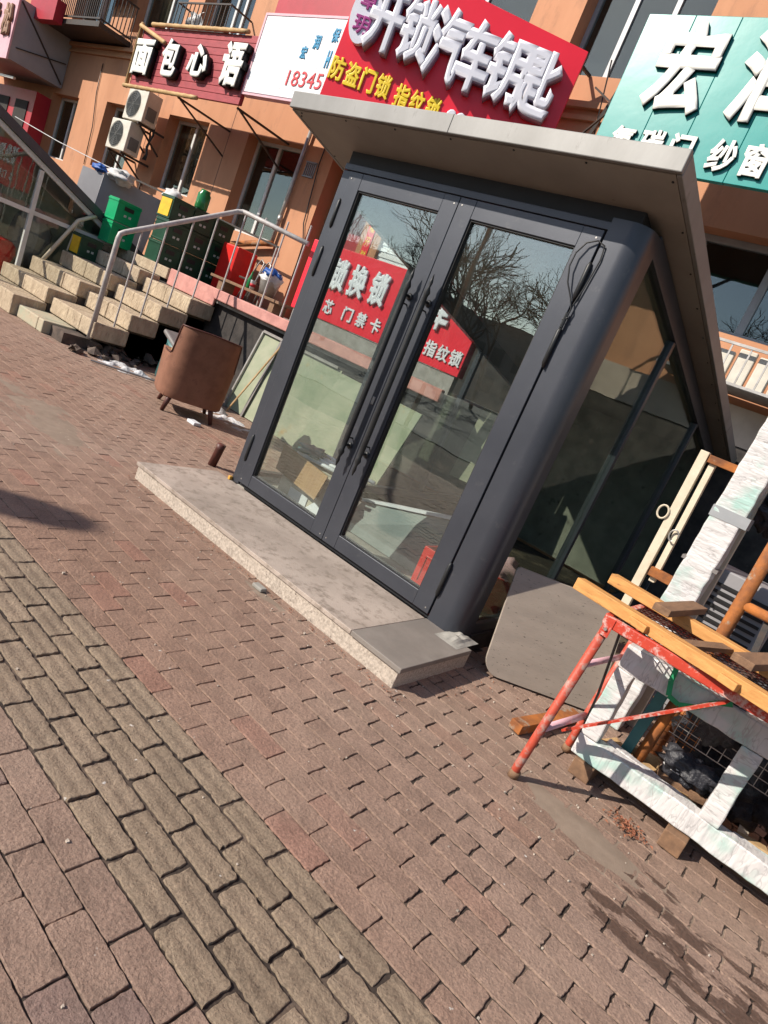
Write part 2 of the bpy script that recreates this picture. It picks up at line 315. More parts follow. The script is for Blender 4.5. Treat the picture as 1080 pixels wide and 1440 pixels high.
def paver_mat():
    m, N, L, P = newmat('clay_pavers')
    at = N.new('ShaderNodeAttribute'); at.attribute_name = 'Col'
    tc = N.new('ShaderNodeTexCoord')
    def nz(sc, det=6, ro=.6, mapsc=None):
        n = N.new('ShaderNodeTexNoise'); n.inputs['Scale'].default_value = sc; n.inputs['Detail'].default_value = det; n.inputs['Roughness'].default_value = ro
        if mapsc:
            mp = N.new('ShaderNodeMapping'); mp.inputs['Scale'].default_value = mapsc; L.new(tc.outputs['Object'], mp.inputs[0]); L.new(mp.outputs[0], n.inputs['Vector'])
        else: L.new(tc.outputs['Object'], n.inputs['Vector'])
        return n
    def ramp(src, a, b, ca=(0, 0, 0, 1), cb=(1, 1, 1, 1)):
        r = N.new('ShaderNodeValToRGB'); r.color_ramp.elements[0].position = a; r.color_ramp.elements[1].position = b
        r.color_ramp.elements[0].color = ca; r.color_ramp.elements[1].color = cb; L.new(src, r.inputs[0]); return r
    def mix(fac, a, b, mode='MIX'):
        x = N.new('ShaderNodeMix'); x.data_type = 'RGBA'; x.blend_type = mode
        if isinstance(fac, (int, float)): x.inputs[0].default_value = fac
        else: L.new(fac, x.inputs[0])
        for s, i in ((a, 6), (b, 7)):
            if isinstance(s, tuple): x.inputs[i].default_value = s
            else: L.new(s, x.inputs[i])
        return x.outputs[2]
    fine = ramp(nz(110, 8, .7).outputs[0], .25, .75, (.52, .52, .52, 1), (1.38, 1.36, 1.33, 1))
    c = mix(1.0, at.outputs['Color'], fine.outputs[0], 'MULTIPLY')
    med = ramp(nz(9, 6, .6).outputs[0], .3, .7, (.74, .73, .72, 1), (1.16, 1.16, 1.14, 1))
    c = mix(.8, c, med.outputs[0], 'MULTIPLY')
    dust = ramp(nz(1.1, 6, .65).outputs[0], .50, .70)
    dm = N.new('ShaderNodeMath'); dm.operation = 'MULTIPLY'; dm.inputs[1].default_value = .32; L.new(dust.outputs[0], dm.inputs[0])
    c = mix(dm.outputs[0], c, (.30, .225, .17, 1))
    pits = ramp(nz(260, 4, .6).outputs[0], .60, .68)
    c = mix(pits.outputs[0], c, (.08, .055, .045, 1))
    specks = ramp(nz(24, 3, .5).outputs[0], .735, .755)
    c = mix(specks.outputs[0], c, (.56, .52, .47, 1))
    # damp patches low down near the trestle: elongated stains along the courses
    sx = N.new('ShaderNodeSeparateXYZ'); L.new(tc.outputs['Object'], sx.inputs[0])
    def band(sock, a, b, c_, d):
        m1 = N.new('ShaderNodeMapRange'); m1.interpolation_type = 'SMOOTHSTEP'; m1.inputs[1].default_value = a; m1.inputs[2].default_value = b; L.new(sock, m1.inputs[0])
        m2 = N.new('ShaderNodeMapRange'); m2.interpolation_type = 'SMOOTHSTEP'; m2.inputs[1].default_value = c_; m2.inputs[2].default_value = d; m2.inputs[3].default_value = 1; m2.inputs[4].default_value = 0; L.new(sock, m2.inputs[0])
        mm = N.new('ShaderNodeMath'); mm.operation = 'MULTIPLY'; L.new(m1.outputs[0], mm.inputs[0]); L.new(m2.outputs[0], mm.inputs[1]); return mm.outputs[0]
    bx = band(sx.outputs[0], 3.15, 3.6, 6, 7); by = band(sx.outputs[1], -1.22, -.98, -.80, -.30)
    bb = N.new('ShaderNodeMath'); bb.operation = 'MULTIPLY'; L.new(bx, bb.inputs[0]); L.new(by, bb.inputs[1])
    wn_ = nz(5, 7, .6, (1, 3.2, 1))
    ad = N.new('ShaderNodeMath'); ad.operation = 'MULTIPLY_ADD'; ad.inputs[1].default_value = .26; L.new(bb.outputs[0], ad.inputs[0]); L.new(wn_.outputs[0], ad.inputs[2])
    wet = ramp(ad.outputs[0], .735, .75)
    c = mix(wet.outputs[0], c, mix(1.0, c, (.38, .34, .33, 1), 'MULTIPLY'))
    L.new(c, P.inputs['Base Color'])
    rr = N.new('ShaderNodeMapRange'); rr.inputs[3].default_value = .82; rr.inputs[4].default_value = .3; L.new(wet.outputs[0], rr.inputs[0]); L.new(rr.outputs[0], P.inputs['Roughness'])
    P.inputs['Specular IOR Level'].default_value = .35
    b = N.new('ShaderNodeBump'); b.inputs['Strength'].default_value = .8; b.inputs['Distance'].default_value = .005; L.new(nz(120, 8, .7).outputs[0], b.inputs['Height'])
    b2 = N.new('ShaderNodeBump'); b2.inputs['Strength'].default_value = .7; b2.inputs['Distance'].default_value = .008; L.new(nz(55, 6, .65).outputs[0], b2.inputs['Height']); L.new(b.outputs[0], b2.inputs['Normal'])
    # grooves running along the tan bricks (attribute alpha marks them)
    wv = N.new('ShaderNodeMath'); wv.operation = 'MULTIPLY'; wv.inputs[1].default_value = 2 * math.pi / .0490; L.new(sx.outputs[1], wv.inputs[0])
    sn = N.new('ShaderNodeMath'); sn.operation = 'SINE'; L.new(wv.outputs[0], sn.inputs[0])
    gm = N.new('ShaderNodeMath'); gm.operation = 'MULTIPLY'; L.new(sn.outputs[0], gm.inputs[0]); L.new(at.outputs['Alpha'], gm.inputs[1])
    b3 = N.new('ShaderNodeBump'); b3.inputs['Strength'].default_value = .45; b3.inputs['Distance'].default_value = .0025; L.new(gm.outputs[0], b3.inputs['Height']); L.new(b2.outputs[0], b3.inputs['Normal'])
    L.new(b3.outputs[0], P.inputs['Normal'])
    return m
M['paver'] = paver_mat()

GZ = -0.12          # pavement level (top of the granite step is 0)

# ------------------------------------------------------------------ ground
def ground():
    g = MB().box(-60, 60, -70, 30, GZ - .3, GZ - .05).build('ground', M['joint']); tag(g, kind='structure')
    # soil between the pavers, swelling up to the brick tops in places
    def fn(u, v):
        x = -9.5 + 15.5 * u; y = -5.2 + 8.0 * v
        h = noise.noise(Vector((x * .9, y * .9, 3))) * .003 + noise.noise(Vector((x * 3, y * 5, 1))) * .002
        return (x, y, GZ - .0065 + h)
    s = MB().grid(fn, 310, 170).build('soil', M['joint'], smooth=True); tag(s, kind='structure')
    def drift(cx, cy, rx, ry_, amp, seed):
        def f2(u, v):
            x = cx + (2 * u - 1) * rx; y = cy + (2 * v - 1) * ry_; d = math.hypot((x - cx) / rx, (y - cy) / ry_)
            return (x, y, GZ - .0075 + amp * max(0, 1 - d) + noise.noise(Vector((x * 2.2, y * 4, seed))) * .0035 + noise.noise(Vector((x * 14, y * 20, seed))) * .0012)
        tag(MB().grid(f2, 130, 80).build('sand', M['sand'], smooth=True), kind='structure')
    drift(-1.3, -.85, 1.7, .55, .011, 4); drift(3.25, -.62, .75, .26, .012, 8); drift(1.0, -.80, 1.6, .10, .008, 11)
    rd = MB().box(-60, 60, -60, -9, GZ - .25, GZ - .03).build('road', M['asphalt']); tag(rd, kind='structure')
    # pavers
    V = []; F = []; C = []
    r = random.Random(3)
    def brick(x0, x1, y0, y1, col, alpha, rag, fine, gap):
        x0 += gap / 2; x1 -= gap / 2; y0 += gap / 2; y1 -= gap / 2
        nx, ny = (15, 7) if fine else (2, 1)
        ring = []
        cr = .0018
        for i in range(nx): ring.append((x0 + (x1 - x0) * i / nx, y0))
        for i in range(ny): ring.append((x1, y0 + (y1 - y0) * i / ny))
        for i in range(nx): ring.append((x1 - (x1 - x0) * i / nx, y1))
        for i in range(ny): ring.append((x0, y1 - (y1 - y0) * i / ny))
        cx = (x0 + x1) / 2; cy = (y0 + y1) / 2
        dz = r.gauss(0, .0008); tx = r.gauss(0, .004); ty = r.gauss(0, .007); n = len(ring); b = len(V)
        pts = []
        for k, (px, py) in enumerate(ring):
            corner = (k in (0, nx, nx + ny, 2 * nx + ny))
            jx = r.gauss(0, rag); jy = r.gauss(0, rag)
            if corner: px += (cx - px) / abs(cx - px) * cr * (1 if fine else .5); py += (cy - py) / abs(cy - py) * cr * (1 if fine else .5)
            pts.append((px + jx, py + jy))
        for (ins, z) in ((.0022, 0), (.0007, -.0007), (0, -.0028), (-.0005, -.020)):
            for (px, py) in pts:
                sx = (x1 - x0) / 2; sy = (y1 - y0) / 2
                qx = cx + (px - cx) * (1 - ins / sx); qy = cy + (py - cy) * (1 - ins / sy)
                zz = z + (r.gauss(0, .0004) if (fine and ins > 0) else 0)
                V.append((qx, qy, GZ + dz + zz + (qx - cx) * tx + (qy - cy) * ty))
        F.append(tuple(range(b, b + n))); C.append((*col, alpha))
        for L_ in range(3):
            for k in range(n):
                F.append((b + L_ * n + k, b + (L_ + 1) * n + k, b + (L_ + 1) * n + (k + 1) % n, b + L_ * n + (k + 1) % n)); C.append((*col, alpha))
    ys = []; y = -2.318
    while y > -5.2: y -= .0985; ys.append((y, y + .0985, 'A'))
    y = -2.318
    for k in range(5): ys.append((y, y + .0976, 'T')); y += .0976
    while y < 2.5: ys.append((y, y + .0965, 'B')); y += .0965
    for ri, (ya, yb, zone) in enumerate(ys):
        bl = .2215
        off = (ri % 2) * bl / 2 + r.uniform(-.012, .012) + noise.noise(Vector((ya * 2, 5, 5))) * .03
        x = -9.5 + off
        while x < 5.9:
            xm = x + bl / 2; ym = (ya + yb) / 2
            d = math.hypot(xm - 3.49, ym + 3.29)
            L_ = bl + r.uniform(-.002, .002)
            if not (-.2 < xm < 2.1 and ym > -.55) and not (ym > 2.4 and xm < -.2):
                fine = d < 4.2 and xm > -.5
                n1 = noise.noise(Vector((xm * .7, ym * .9, 9))); n2 = r.gauss(0, 1)
                if zone == 'T': col = (.268 + .012 * n2, .203 + .009 * n2, .146 + .007 * n2); rag = .0019; gap = .0115; al = 1
                elif zone == 'A':
                    col = (.282 + .014 * n2, .192 + .010 * n2, .150 + .008 * n2); rag = .0009; gap = .0046; al = 0
                    if r.random() < .2: col = (.235, .160, .137)
                else:
                    old = max(0, min(1, (xm - 1.2 + (ym + 1.1) * 2.2) * .7)) if xm > 1 else 0
                    if xm < -.6: old = max(0, min(1, .5 + noise.noise(Vector((xm * .5, ym * .6, 2)))))
                    a = (.292 + .012 * n2, .188 + .009 * n2, .142 + .007 * n2); bcol = (.300 + .016 * n2, .202 + .012 * n2, .156 + .010 * n2)
                    if r.random() < .05: a = (.305, .172, .130); bcol = (.31, .195, .148)
                    col = tuple(a[i] * (1 - old) + bcol[i] * old + n1 * .02 for i in range(3)); rag = .0008 + .0011 * old; gap = .0034 + .0048 * old; al = 0
                brick(x, x + L_, ya, yb, tuple(max(.03, c) for c in col), al, rag if fine else rag * .6, fine, gap)
            x += bl
    me = bpy.data.meshes.new('paving'); me.from_pydata(V, [], F); me.materials.append(M['paver'])
    ca = me.attributes.new('Col', 'FLOAT_COLOR', 'CORNER'); buf = []
    for p, c in zip(me.polygons, C): buf += list(c) * p.loop_total
    ca.data.foreach_set('color', buf)
    o = bpy.data.objects.new('paving', me); COL.objects.link(o); tag(o, kind='structure')
ground()

# ------------------------------------------------------------------ text
def glyph_mesh(s, bold, depth):
    c = bpy.data.curves.new('t', 'FONT'); c.body = s; c.size = 1; c.extrude = .5; c.bevel_depth = bold; c.bevel_resolution = 0; c.resolution_u = 3
    o = bpy.data.objects.new('t', c); COL.objects.link(o); bpy.context.view_layer.update()
    m = bpy.data.meshes.new_from_object(o.evaluated_get(bpy.context.evaluated_depsgraph_get()))
    bpy.data.objects.remove(o); bpy.data.curves.remove(c)
    return m

def text(name, s, mat, origin, ax, up, w, h, depth, parent, bold=.03, side=None, shear=0, base_at=0):
    """3D character(s) filling the cell w x h whose lower-left corner is origin; ax right, up up; faces ax x up"""
    me = glyph_mesh(s, bold, depth)
    xs = [v.co.x for v in me.vertices]; ys = [v.co.y for v in me.vertices]
    x0, x1, y0, y1 = min(xs), max(xs), min(ys), max(ys)
    ax = Vector(ax).normalized(); up = Vector(up).normalized(); n = ax.cross(up); o = Vector(origin); off = wloc(parent) if parent else Vector((0, 0, 0))
    for v in me.vertices:
        a = (v.co.x - x0) / (x1 - x0) * w; b = (v.co.y - y0) / (y1 - y0) * h; d = (v.co.z + .5) * depth
        v.co = o + ax * (a + shear * b) + up * b + n * d - off
    me.update(); me.materials.clear(); me.materials.append(mat)
    if side:
        me.materials.append(side)
        for p in me.polygons: p.material_index = 0 if abs(p.normal.dot(n)) > .45 else 1
    else:
        for p in me.polygons: p.material_index = 0
    me.name = name
    ob = bpy.data.objects.new(name, me); COL.objects.link(ob); ob.parent = parent
    return ob

# ------------------------------------------------------------------ main building
YB = 4.2
building = thing('apartment_building', 'long orange rendered apartment block with shops on its ground floor, behind the glass entrance', 'building', (-5, YB, GZ))
openings = [(-14.95, -13.6, 2.32, 3.72), (-12.32, -10.95, 2.43, 3.77), (-9.8, -8.43, 2.425, 3.78), (-7.21, -5.70, 2.15, 3.74), (-4.98, -3.85, 1.13, 3.66), (-3.45, -1.6, 1.13, 3.3),
            (.0, 3.2, 2.82, 3.80), (-14.95, -13.1, 5.3, 6.9), (-12.2, -10.3, 5.19, 6.7), (-9.75, -8.2, 5.27, 6.7), (-7.2, -5.7, 5.27, 6.7), (-4.9, -2.42, 5.2, 6.9), (-1.72, -.15, 5.16, 6.9), (1.6, 3.2, 5.2, 6.9)]
def wall_with_holes():
    xs = sorted({-34, 14} | {o[0] for o in openings} | {o[1] for o in openings}); zs = sorted({GZ - .1, 12.0, 2.15} | {o[2] for o in openings} | {o[3] for o in openings})
    mb = MB()
    def inside(x, z): return any(a < x < b and c < z < d for a, b, c, d in openings)
    for i in range(len(xs) - 1):
        for j in range(len(zs) - 1):
            if not inside((xs[i] + xs[i + 1]) / 2, (zs[j] + zs[j + 1]) / 2):
                mb.add([(xs[i], YB, zs[j]), (xs[i + 1], YB, zs[j]), (xs[i + 1], YB, zs[j + 1]), (xs[i], YB, zs[j + 1])], [(0, 1, 2, 3)])
    for a, b, c, d in openings:
        D = .34
        mb.add([(a, YB, c), (a, YB + D, c), (a, YB + D, d), (a, YB, d)], [(0, 1, 2, 3)])
        mb.add([(b, YB, c), (b, YB + D, c), (b, YB + D, d), (b, YB, d)], [(3, 2, 1, 0)])
        mb.add([(a, YB, d), (a, YB + D, d), (b, YB + D, d), (b, YB, d)], [(0, 1, 2, 3)])
        mb.add([(a, YB, c), (a, YB + D, c), (b, YB + D, c), (b, YB, c)], [(3, 2, 1, 0)])
    return mb
mb = MB()
wob = wall_with_holes().build('wall', M['wall'], building)
for x in (-10.4, -7.75, -2.6): MB().box(x, x + .008, YB - .0035, YB - .001, 2.2, 4.64).build('wall_joint', M['rubber'], building)
MB().box(-34, 14, YB + .36, YB + 8, 11.9, 12.3).build('roof', M['concdark'], building)
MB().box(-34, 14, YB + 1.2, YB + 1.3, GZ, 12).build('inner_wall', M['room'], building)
MB().box(1.72, 14, YB - .06, YB - .002, 1.80, 2.17).build('plinth', M['plinth'], building); MB().box(1.74, 14, YB - .05, YB - .002, GZ, 1.798).build('plinth', M['concdark'], building); MB().box(-1.5, 1.715, YB - .05, YB - .002, GZ, 2.35).build('plinth', M['concdark'], building)  # both dark boxes are added to darken what the entrance glass mirrors and shows
mb = MB(); mb.box(-34, 14, YB - .05, YB - .002, 4.65, 4.70); mb.box(-34, 14, YB - .09, YB - .002, 4.77, 4.84); mb.box(-34, 14, YB - .02, YB - .002, 4.70, 4.77); mb.build('ledge', M['ledge'], building)
def window(a, b, c, d, splits, mat=M['pvc'], fw=.055, yoff=.22, curtain=None, transom=None):
    y0 = YB + yoff; y1 = y0 + .07; f = MB()
    f.box(a, b, y0, y1, d - fw, d); f.box(a, b, y0, y1, c, c + fw); f.box(a, a + fw, y0, y1, c + fw, d - fw); f.box(b - fw, b, y0, y1, c + fw, d - fw)
    for s in splits:
        x = a + (b - a) * s; f.box(x - fw * .6, x + fw * .6, y0 + .003, y1 - .003, c + fw, d - fw)
    if transom: f.box(a + fw, b - fw, y0 + .006, y1 - .006, transom - fw * .5, transom + fw * .5)
    w = f.build('window', mat, building, bevel=.004)
    MB().box(a + fw, b - fw, y0 + .03, y0 + .036, c + fw, d - fw).build('pane', M['winglass'], w)
    if curtain:
        ca, cb = curtain
        MB().grid(lambda u, v: (ca + (cb - ca) * u, y1 + .10 + .025 * math.sin(u * 40), c + (d - c) * v), 40, 1).build('curtain', M['curtain'], w)
    return w
window(*openings[0], [.5]); window(*openings[1], [.45]); window(*openings[2], [.48], curtain=(-9.75, -9.2)); window(*openings[3], [.42])
window(*openings[6], [.25, .5, .62, .8], mat=M['pvcgrey'], fw=.07)
window(*openings[7], [.5]); window(*openings[8], [.5], curtain=(-11.9, -11.1)); window(*openings[9], [.45, .62]); window(*openings[10], [.5]); window(*openings[11], [.3, .6], mat=M['pvcgrey']); window(*openings[12], [.33, .66], mat=M['pvcgrey']); window(*openings[13], [.5])
d = MB(); d.box(-3.45, -1.6, YB + .06, YB + .10, 1.13, 3.3)
for i in range(26): d.box(-3.43, -1.62, YB + .045, YB + .0595, 1.16 + i * .083, 1.20 + i * .083)
dd = d.build('shutter', M['whiteboard'], building)
d = MB(); d.box(-4.9, -3.93, YB + .25, YB + .30, 1.13, 3.6).build('door', M['reddark'], building)
cp = MB().box(-3.74, -3.60, YB - .012, YB - .002, 1.6, 2.95).build('paper_strip', M['redpaint'], building)
for i, ch in enumerate('福开财源广进'):
    text('lettering', ch, M['yellow'], (-3.72, YB - .013, 2.76 - i * .2), (1, 0, 0), (0, 0, 1), .10, .13, .002, cp, .01)
# wall vent, downpipes
v = MB(); v.box(-5.53, -5.28, YB - .03, YB - .002, 3.28, 3.30); v.box(-5.53, -5.28, YB - .03, YB - .002, 3.50, 3.52)
for k in range(6): v.box(-5.52 + k * .044, -5.505 + k * .044, YB - .02, YB - .002, 3.30, 3.50)
v.build('vent_grille', M['bluegrey'], building)
p = thing('downpipe', 'thin pale steel pipe running down the orange wall beside a tall window', 'pipe', (-5.6, YB - .06, 2))
MB().tube([(-5.62, YB - .06, 3.95), (-5.64, YB - .06, 2.12)], .034, 12).build('pipe', M['galv'], p, smooth=True)
MB().tube([(-5.64, YB - .06, 2.60), (-5.64, YB - .06, 2.5)], .041, 12).build('collar', M['galv'], p, smooth=True)
p = thing('drain_pipe', 'brown pipe sloping along the orange wall above the green bottle', 'pipe', (-6, YB - .1, 2))
MB().tube([(-5.55, YB - .12, 2.13), (-5.75, YB - .12, 2.10), (-7.3, YB - .12, 1.72)], .05, 12).build('pipe', M['rust'], p, smooth=True)

for nm_, pts_, lb_ in (('wall_cable', [(-12.9, YB - .02, 4.5), (-12.85, YB - .02, 3.9), (-12.6, YB - .03, 3.2), (-12.55, YB - .02, 2.4)], 'thin black cable hanging down the wall left of the outdoor units'),
                       ('wall_cable', [(-5.2, YB - .02, 4.6), (-5.22, YB - .03, 3.5), (-5.1, YB - .03, 2.6), (-4.95, YB - .03, 2.3), (-4.9, YB - .03, 1.5)], 'bent dark cable on the orange wall beside the doorway left of the entrance'),
                       ('wall_cable', [(-8.0, YB - .02, 4.62), (-6.5, YB - .05, 4.5), (-5.0, YB - .02, 4.6)], 'sagging black cable strung under the wall band behind the white sign')):
    o = MB().tube(pts_, .010, 6).build(nm_, M['black'], smooth=True); tag(o, lb_, 'cable')
# ------------------------------------------------------------------ shop signs
YS = 3.0
def strut(name, mat, label, pts, r, group=None):
    o = MB()
    for a, b in pts: o.bar(a, b, r, r)
    ob = o.build(name, mat); return ob
# brown timber sign
t = thing('timber_sign', 'dark red plank sign with four raised white characters, framed by bamboo poles', 'sign', (-7.6, YS, 3.7))
mb = MB()
for i in range(9): mb.box(-9.2, -5.97, YS, YS + .05, 3.715 + i * .107, 3.715 + i * .107 + .101)
mb.box(-9.18, -5.99, YS + .052, YS + .08, 3.73, 4.66)
mb.build('board', M['plankred'], t, bevel=.004)
for k, (a, b) in enumerate((((-9.24, YS - .03, 3.66), (-9.24, YS - .03, 4.72)), ((-9.3, YS - .04, 3.69), (-7.0, YS - .04, 3.69)), ((-8.9, YS - .04, 4.70), (-6.2, YS - .04, 4.70)), ((-9.22, YS - .06, 4.66), (-8.3, YS - .06, 4.42)))):
    a = Vector(a); b = Vector(b); n = 12; path = []; rr = []
    for i in range(n + 1):
        path.append(a.lerp(b, i / n)); rr.append(.030)
        if i < n: path.append(a.lerp(b, (i + .06) / n)); rr.append(.036)
    MB().tube(path, rr, 10).build('bamboo_pole', M['bamboo'], t, smooth=True)
for ch, x, z, w, h in (('面', -9.10, 3.87, .58, .56), ('包', -8.22, 3.90, .50, .58), ('心', -7.42, 3.96, .55, .48), ('语', -6.52, 3.90, .52, .62)):
    text('character', ch, M['lettercream'], (x, YS - .002, z), (1, 0, 0), (0, 0, 1), w, h, .11, t, .045, side=M['blackboard'])
def brackets(x0s, z, yw=YB, mat=M['blackmetal'], parent=None, drop=.75):
    for x in x0s:
        mb = MB(); mb.bar((x, YS + .09, z - .02), (x, yw - .01, z - .02), .03, .03); mb.bar((x, YS + .12, z - .02), (x + .02, yw - .02, z - drop), .025, .025)
        mb.build('bracket', mat, parent)
brackets((-7.75, -6.1), 3.72, parent=t, drop=.45)
# white board with blue characters
t = thing('white_sign', 'white corrugated sign with small blue characters and a red phone number', 'sign', (-4.6, YS, 3.9))
mb = MB(); mb.box(-5.95, -3.35, YS + .02, YS + .10, 3.90, 4.955)
for i in range(20): mb.box(-5.945, -3.355, YS + .004, YS + .019, 3.915 + i * .052, 3.915 + i * .052 + .049)
mb.build('board', M['whiteboard'], t)
mb = MB(); mb.box(-5.99, -5.952, YS - .004, YS + .11, 3.87, 4.99); mb.box(-5.95, -3.35, YS - .004, YS + .11, 3.87, 3.898); mb.box(-5.95, -3.35, YS - .004, YS + .11, 4.958, 4.99); mb.build('rim', M['pinksign'], t)
for ch, x, z, w, h in (('宏', -4.965, 4.425, .125, .17), ('润', -4.765, 4.565, .13, .18), ('保', -4.445, 4.665, .14, .18), ('H', -4.41, 4.345, .075, .22)):
    text('character', ch, M['bluelet'], (x, YS + .001, z), (1, 0, 0), (0, 0, 1), w, h, .006, t, .03 if ch != 'H' else .05)
text('lettering', '18345', M['redlet'], (-5.07, YS + .001, 4.07), (1, 0, 0), (0, 0, 1), .73, .20, .006, t, .0)
brackets((-4.6,), 3.9, parent=t, drop=.4)
t = thing('red_fascia', 'plain deep red panel mounted above the white sign', 'sign', (-4.6, YS + .2, 5))
MB().box(-6.05, -3.3, YS + .16, YS + .24, 5.0, 6.1).build('board', M['reddark'], t, bevel=.005)
for x in (-5.8, -3.6): MB().bar((x, YS + .24, 5.9), (x, YB - .01, 5.9), .03, .03).build('bracket', M['blackmetal'], t)
# big red locksmith sign, turned towards the street corner
A30 = R(30); AX = Vector((math.cos(A30), math.sin(A30), 0)); NN = Vector((math.sin(A30), -math.cos(A30), 0)); P0 = Vector((-1.153, 3.8, 0))
def sp(s_, z, d=0): return P0 + AX * s_ + Vector((0, 0, z)) + NN * d
t = thing('red_sign', 'tilted bright red sign with thick white characters over a yellow row', 'sign', tuple(sp(-1.4, 3.7)))
MB().prism([sp(-2.79, 3.75), sp(0, 3.68), sp(0, 5.205), sp(-2.735, 5.42)], NN * -.12).build('board', M['redpaint'], t, bevel=.004)
mb = MB()
mb.prism([sp(-2.56 + .17 * math.cos(a), 4.72 + .33 * math.sin(a), .012) for a in [2 * math.pi * k / 28 for k in range(28)]], NN * .06); mb.build('oval_plate', M['letter'], t)
text('character', '阜', M['purple'], sp(-2.655, 4.76, .073), AX, (0, 0, 1), .20, .20, .01, t, .03)
text('character', '玥', M['purple'], sp(-2.655, 4.49, .073), AX, (0, 0, 1), .20, .20, .01, t, .03)
for ch, s_, z, w, h in (('开', -2.50, 4.36, .43, .70), ('锁', -2.10, 4.38, .43, .70), ('汽', -1.74, 4.31, .44, .78), ('车', -1.36, 4.32, .42, .76), ('钥', -1.0, 4.32, .48, .74), ('匙', -.60, 4.28, .46, .75)):
    text('character', ch, M['letter'], sp(s_, z, .002), AX, (0, 0, 1), w, h, .13, t, .052, side=M['letterside'])
for ch, s_ in zip('防盗门锁', (-2.77, -2.57, -2.37, -2.17)): text('character', ch, M['yellow'], sp(s_, 3.96, .002), AX, (0, 0, 1), .18, .27, .012, t, .04)
for ch, s_ in zip('指纹锁', (-1.92, -1.72, -1.52)): text('character', ch, M['yellow'], sp(s_, 3.93, .002), AX, (0, 0, 1), .18, .27, .012, t, .04)
text('lettering', '82', M['letter'], sp(-1.26, 3.86, .002), AX, (0, 0, 1), .26, .28, .03, t, .04)
for s_, zt in ((-.1, 5.15), (-1.3, 5.2)):
    a = sp(s_, 3.75, -.13); b = sp(s_, zt, -.13); mb = MB(); mb.bar(a, b, .03, .03)
    mb.bar(a, (a.x + .05, YB - .01, a.z + .25), .03, .03); mb.bar(b, (b.x + .05, YB - .01, b.z), .03, .03); mb.build('bracket', M['blackmetal'], t)
for a, b, w_ in (((-.93, 3.9, 3.6), (-.62, 4.0, 5.35), .035), ((-.85, 3.9, 4.4), (-.3, 3.6, 4.75), .02), ((-.95, 3.92, 4.9), (-.45, 3.7, 4.6), .02), ((-.9, 3.92, 5.2), (-.6, 4.1, 3.5), .015)):
    MB().bar(a, b, w_, w_).build('brace', M['blackmetal'], t)
# teal sign
t = thing('teal_sign', 'large teal sheet metal sign with rounded white characters in two rows', 'sign', (1, YS, 3.8))
mb = MB()
xs = [-.16, .30, .72, 1.22, 1.75, 2.4, 3.2]
for a, b in zip(xs, xs[1:]): mb.box(a + .002, b - .002, YS, YS + .06, 3.78, 5.14)
mb.build('board', M['green'], t, bevel=.004)
MB().box(-.14, 3.18, YS + .062, YS + .09, 3.80, 5.12).build('backing', M['blackmetal'], t)
for ch, x, z, w, h in (('宏', .12, 4.27, .60, .80), ('润', .93, 4.27, .62, .80), ('门', 1.7, 4.27, .6, .8), ('窗', 2.4, 4.27, .6, .8)):
    text('character', ch, M['lettercream'], (x, YS - .002, z), (1, 0, 0), (0, 0, 1), w, h, .035, t, .042, side=M['blackboard'])
for ch, x in (('氟', .02), ('碳', .32), ('门', .62), ('纱', 1.0), ('窗', 1.29), ('防', 1.62), ('盗', 1.92), ('网', 2.22)):
    text('character', ch, M['lettercream'], (x, YS - .002, 3.845), (1, 0, 0), (0, 0, 1), .24 if ch != '门' else .22, .28, .03, t, .034, side=M['blackboard'])
for x in (.1, 1.9):
    MB().bar((x, YS + .1, 5.0), (x, YB - .01, 5.0), .03, .03).build('bracket', M['blackmetal'], t); MB().bar((x, YS + .1, 3.9), (x, YB - .01, 3.9), .03, .03).build('bracket', M['blackmetal'], t)
MB().bar((.9, YS + .1, 3.8), (.95, YB - .05, 3.3), .03, .03).build('bracket', M['blackmetal'], t)
# pink projecting sign box, far left
t = thing('pink_sign', 'pink faced sign box with brown carved character and bare grey side', 'sign', (-15.5, 3, 3.8))
MB().box(-18, -14.55, 2.96, 3.0, 3.80, 5.1).build('face', M['pinksign'], t, bevel=.004)
MB().box(-17.98, -14.56, 3.002, YB - .01, 3.83, 5.05).build('box', M['greysheet'], t)
text('character', '松', M['bronzelet'], (-15.05, 2.958, 4.25), (1, 0, 0), (0, 0, 1), .42, .65, .06, t, .04)
text('character', '林', M['bronzelet'], (-15.75, 2.958, 4.25), (1, 0, 0), (0, 0, 1), .42, .65, .06, t, .04)
mb = MB(); mb.bar((-14.545, 3.02, 5.0), (-14.545, YB - .05, 3.9), .03, .02, (1, 0, 0)); mb.bar((-14.54, 3.1, 4.1), (-14.54, YB - .05, 4.35), .02, .02, (1, 0, 0)); mb.build('brace', M['blackmetal'], t)
t = thing('shop_front', 'dark red shop front with a canopy under the pink sign', 'shop front', (-15.6, YB, 1))
MB().box(-18, -14.9, YB - .35, YB - .01, 2.0, 3.55).build('panel', M['reddark'], t)
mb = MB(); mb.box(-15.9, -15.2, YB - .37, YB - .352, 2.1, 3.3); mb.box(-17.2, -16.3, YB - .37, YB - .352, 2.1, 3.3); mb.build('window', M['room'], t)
MB().bar((-18, 3.3, 3.62), (-14.8, 3.3, 3.55), .05, .05).build('canopy_rail', M['galv'], t)
MB().box(-18, -14.9, YB - .7, YB - .01, 1.9, 1.98).build('sill', M['redplastic'], t)

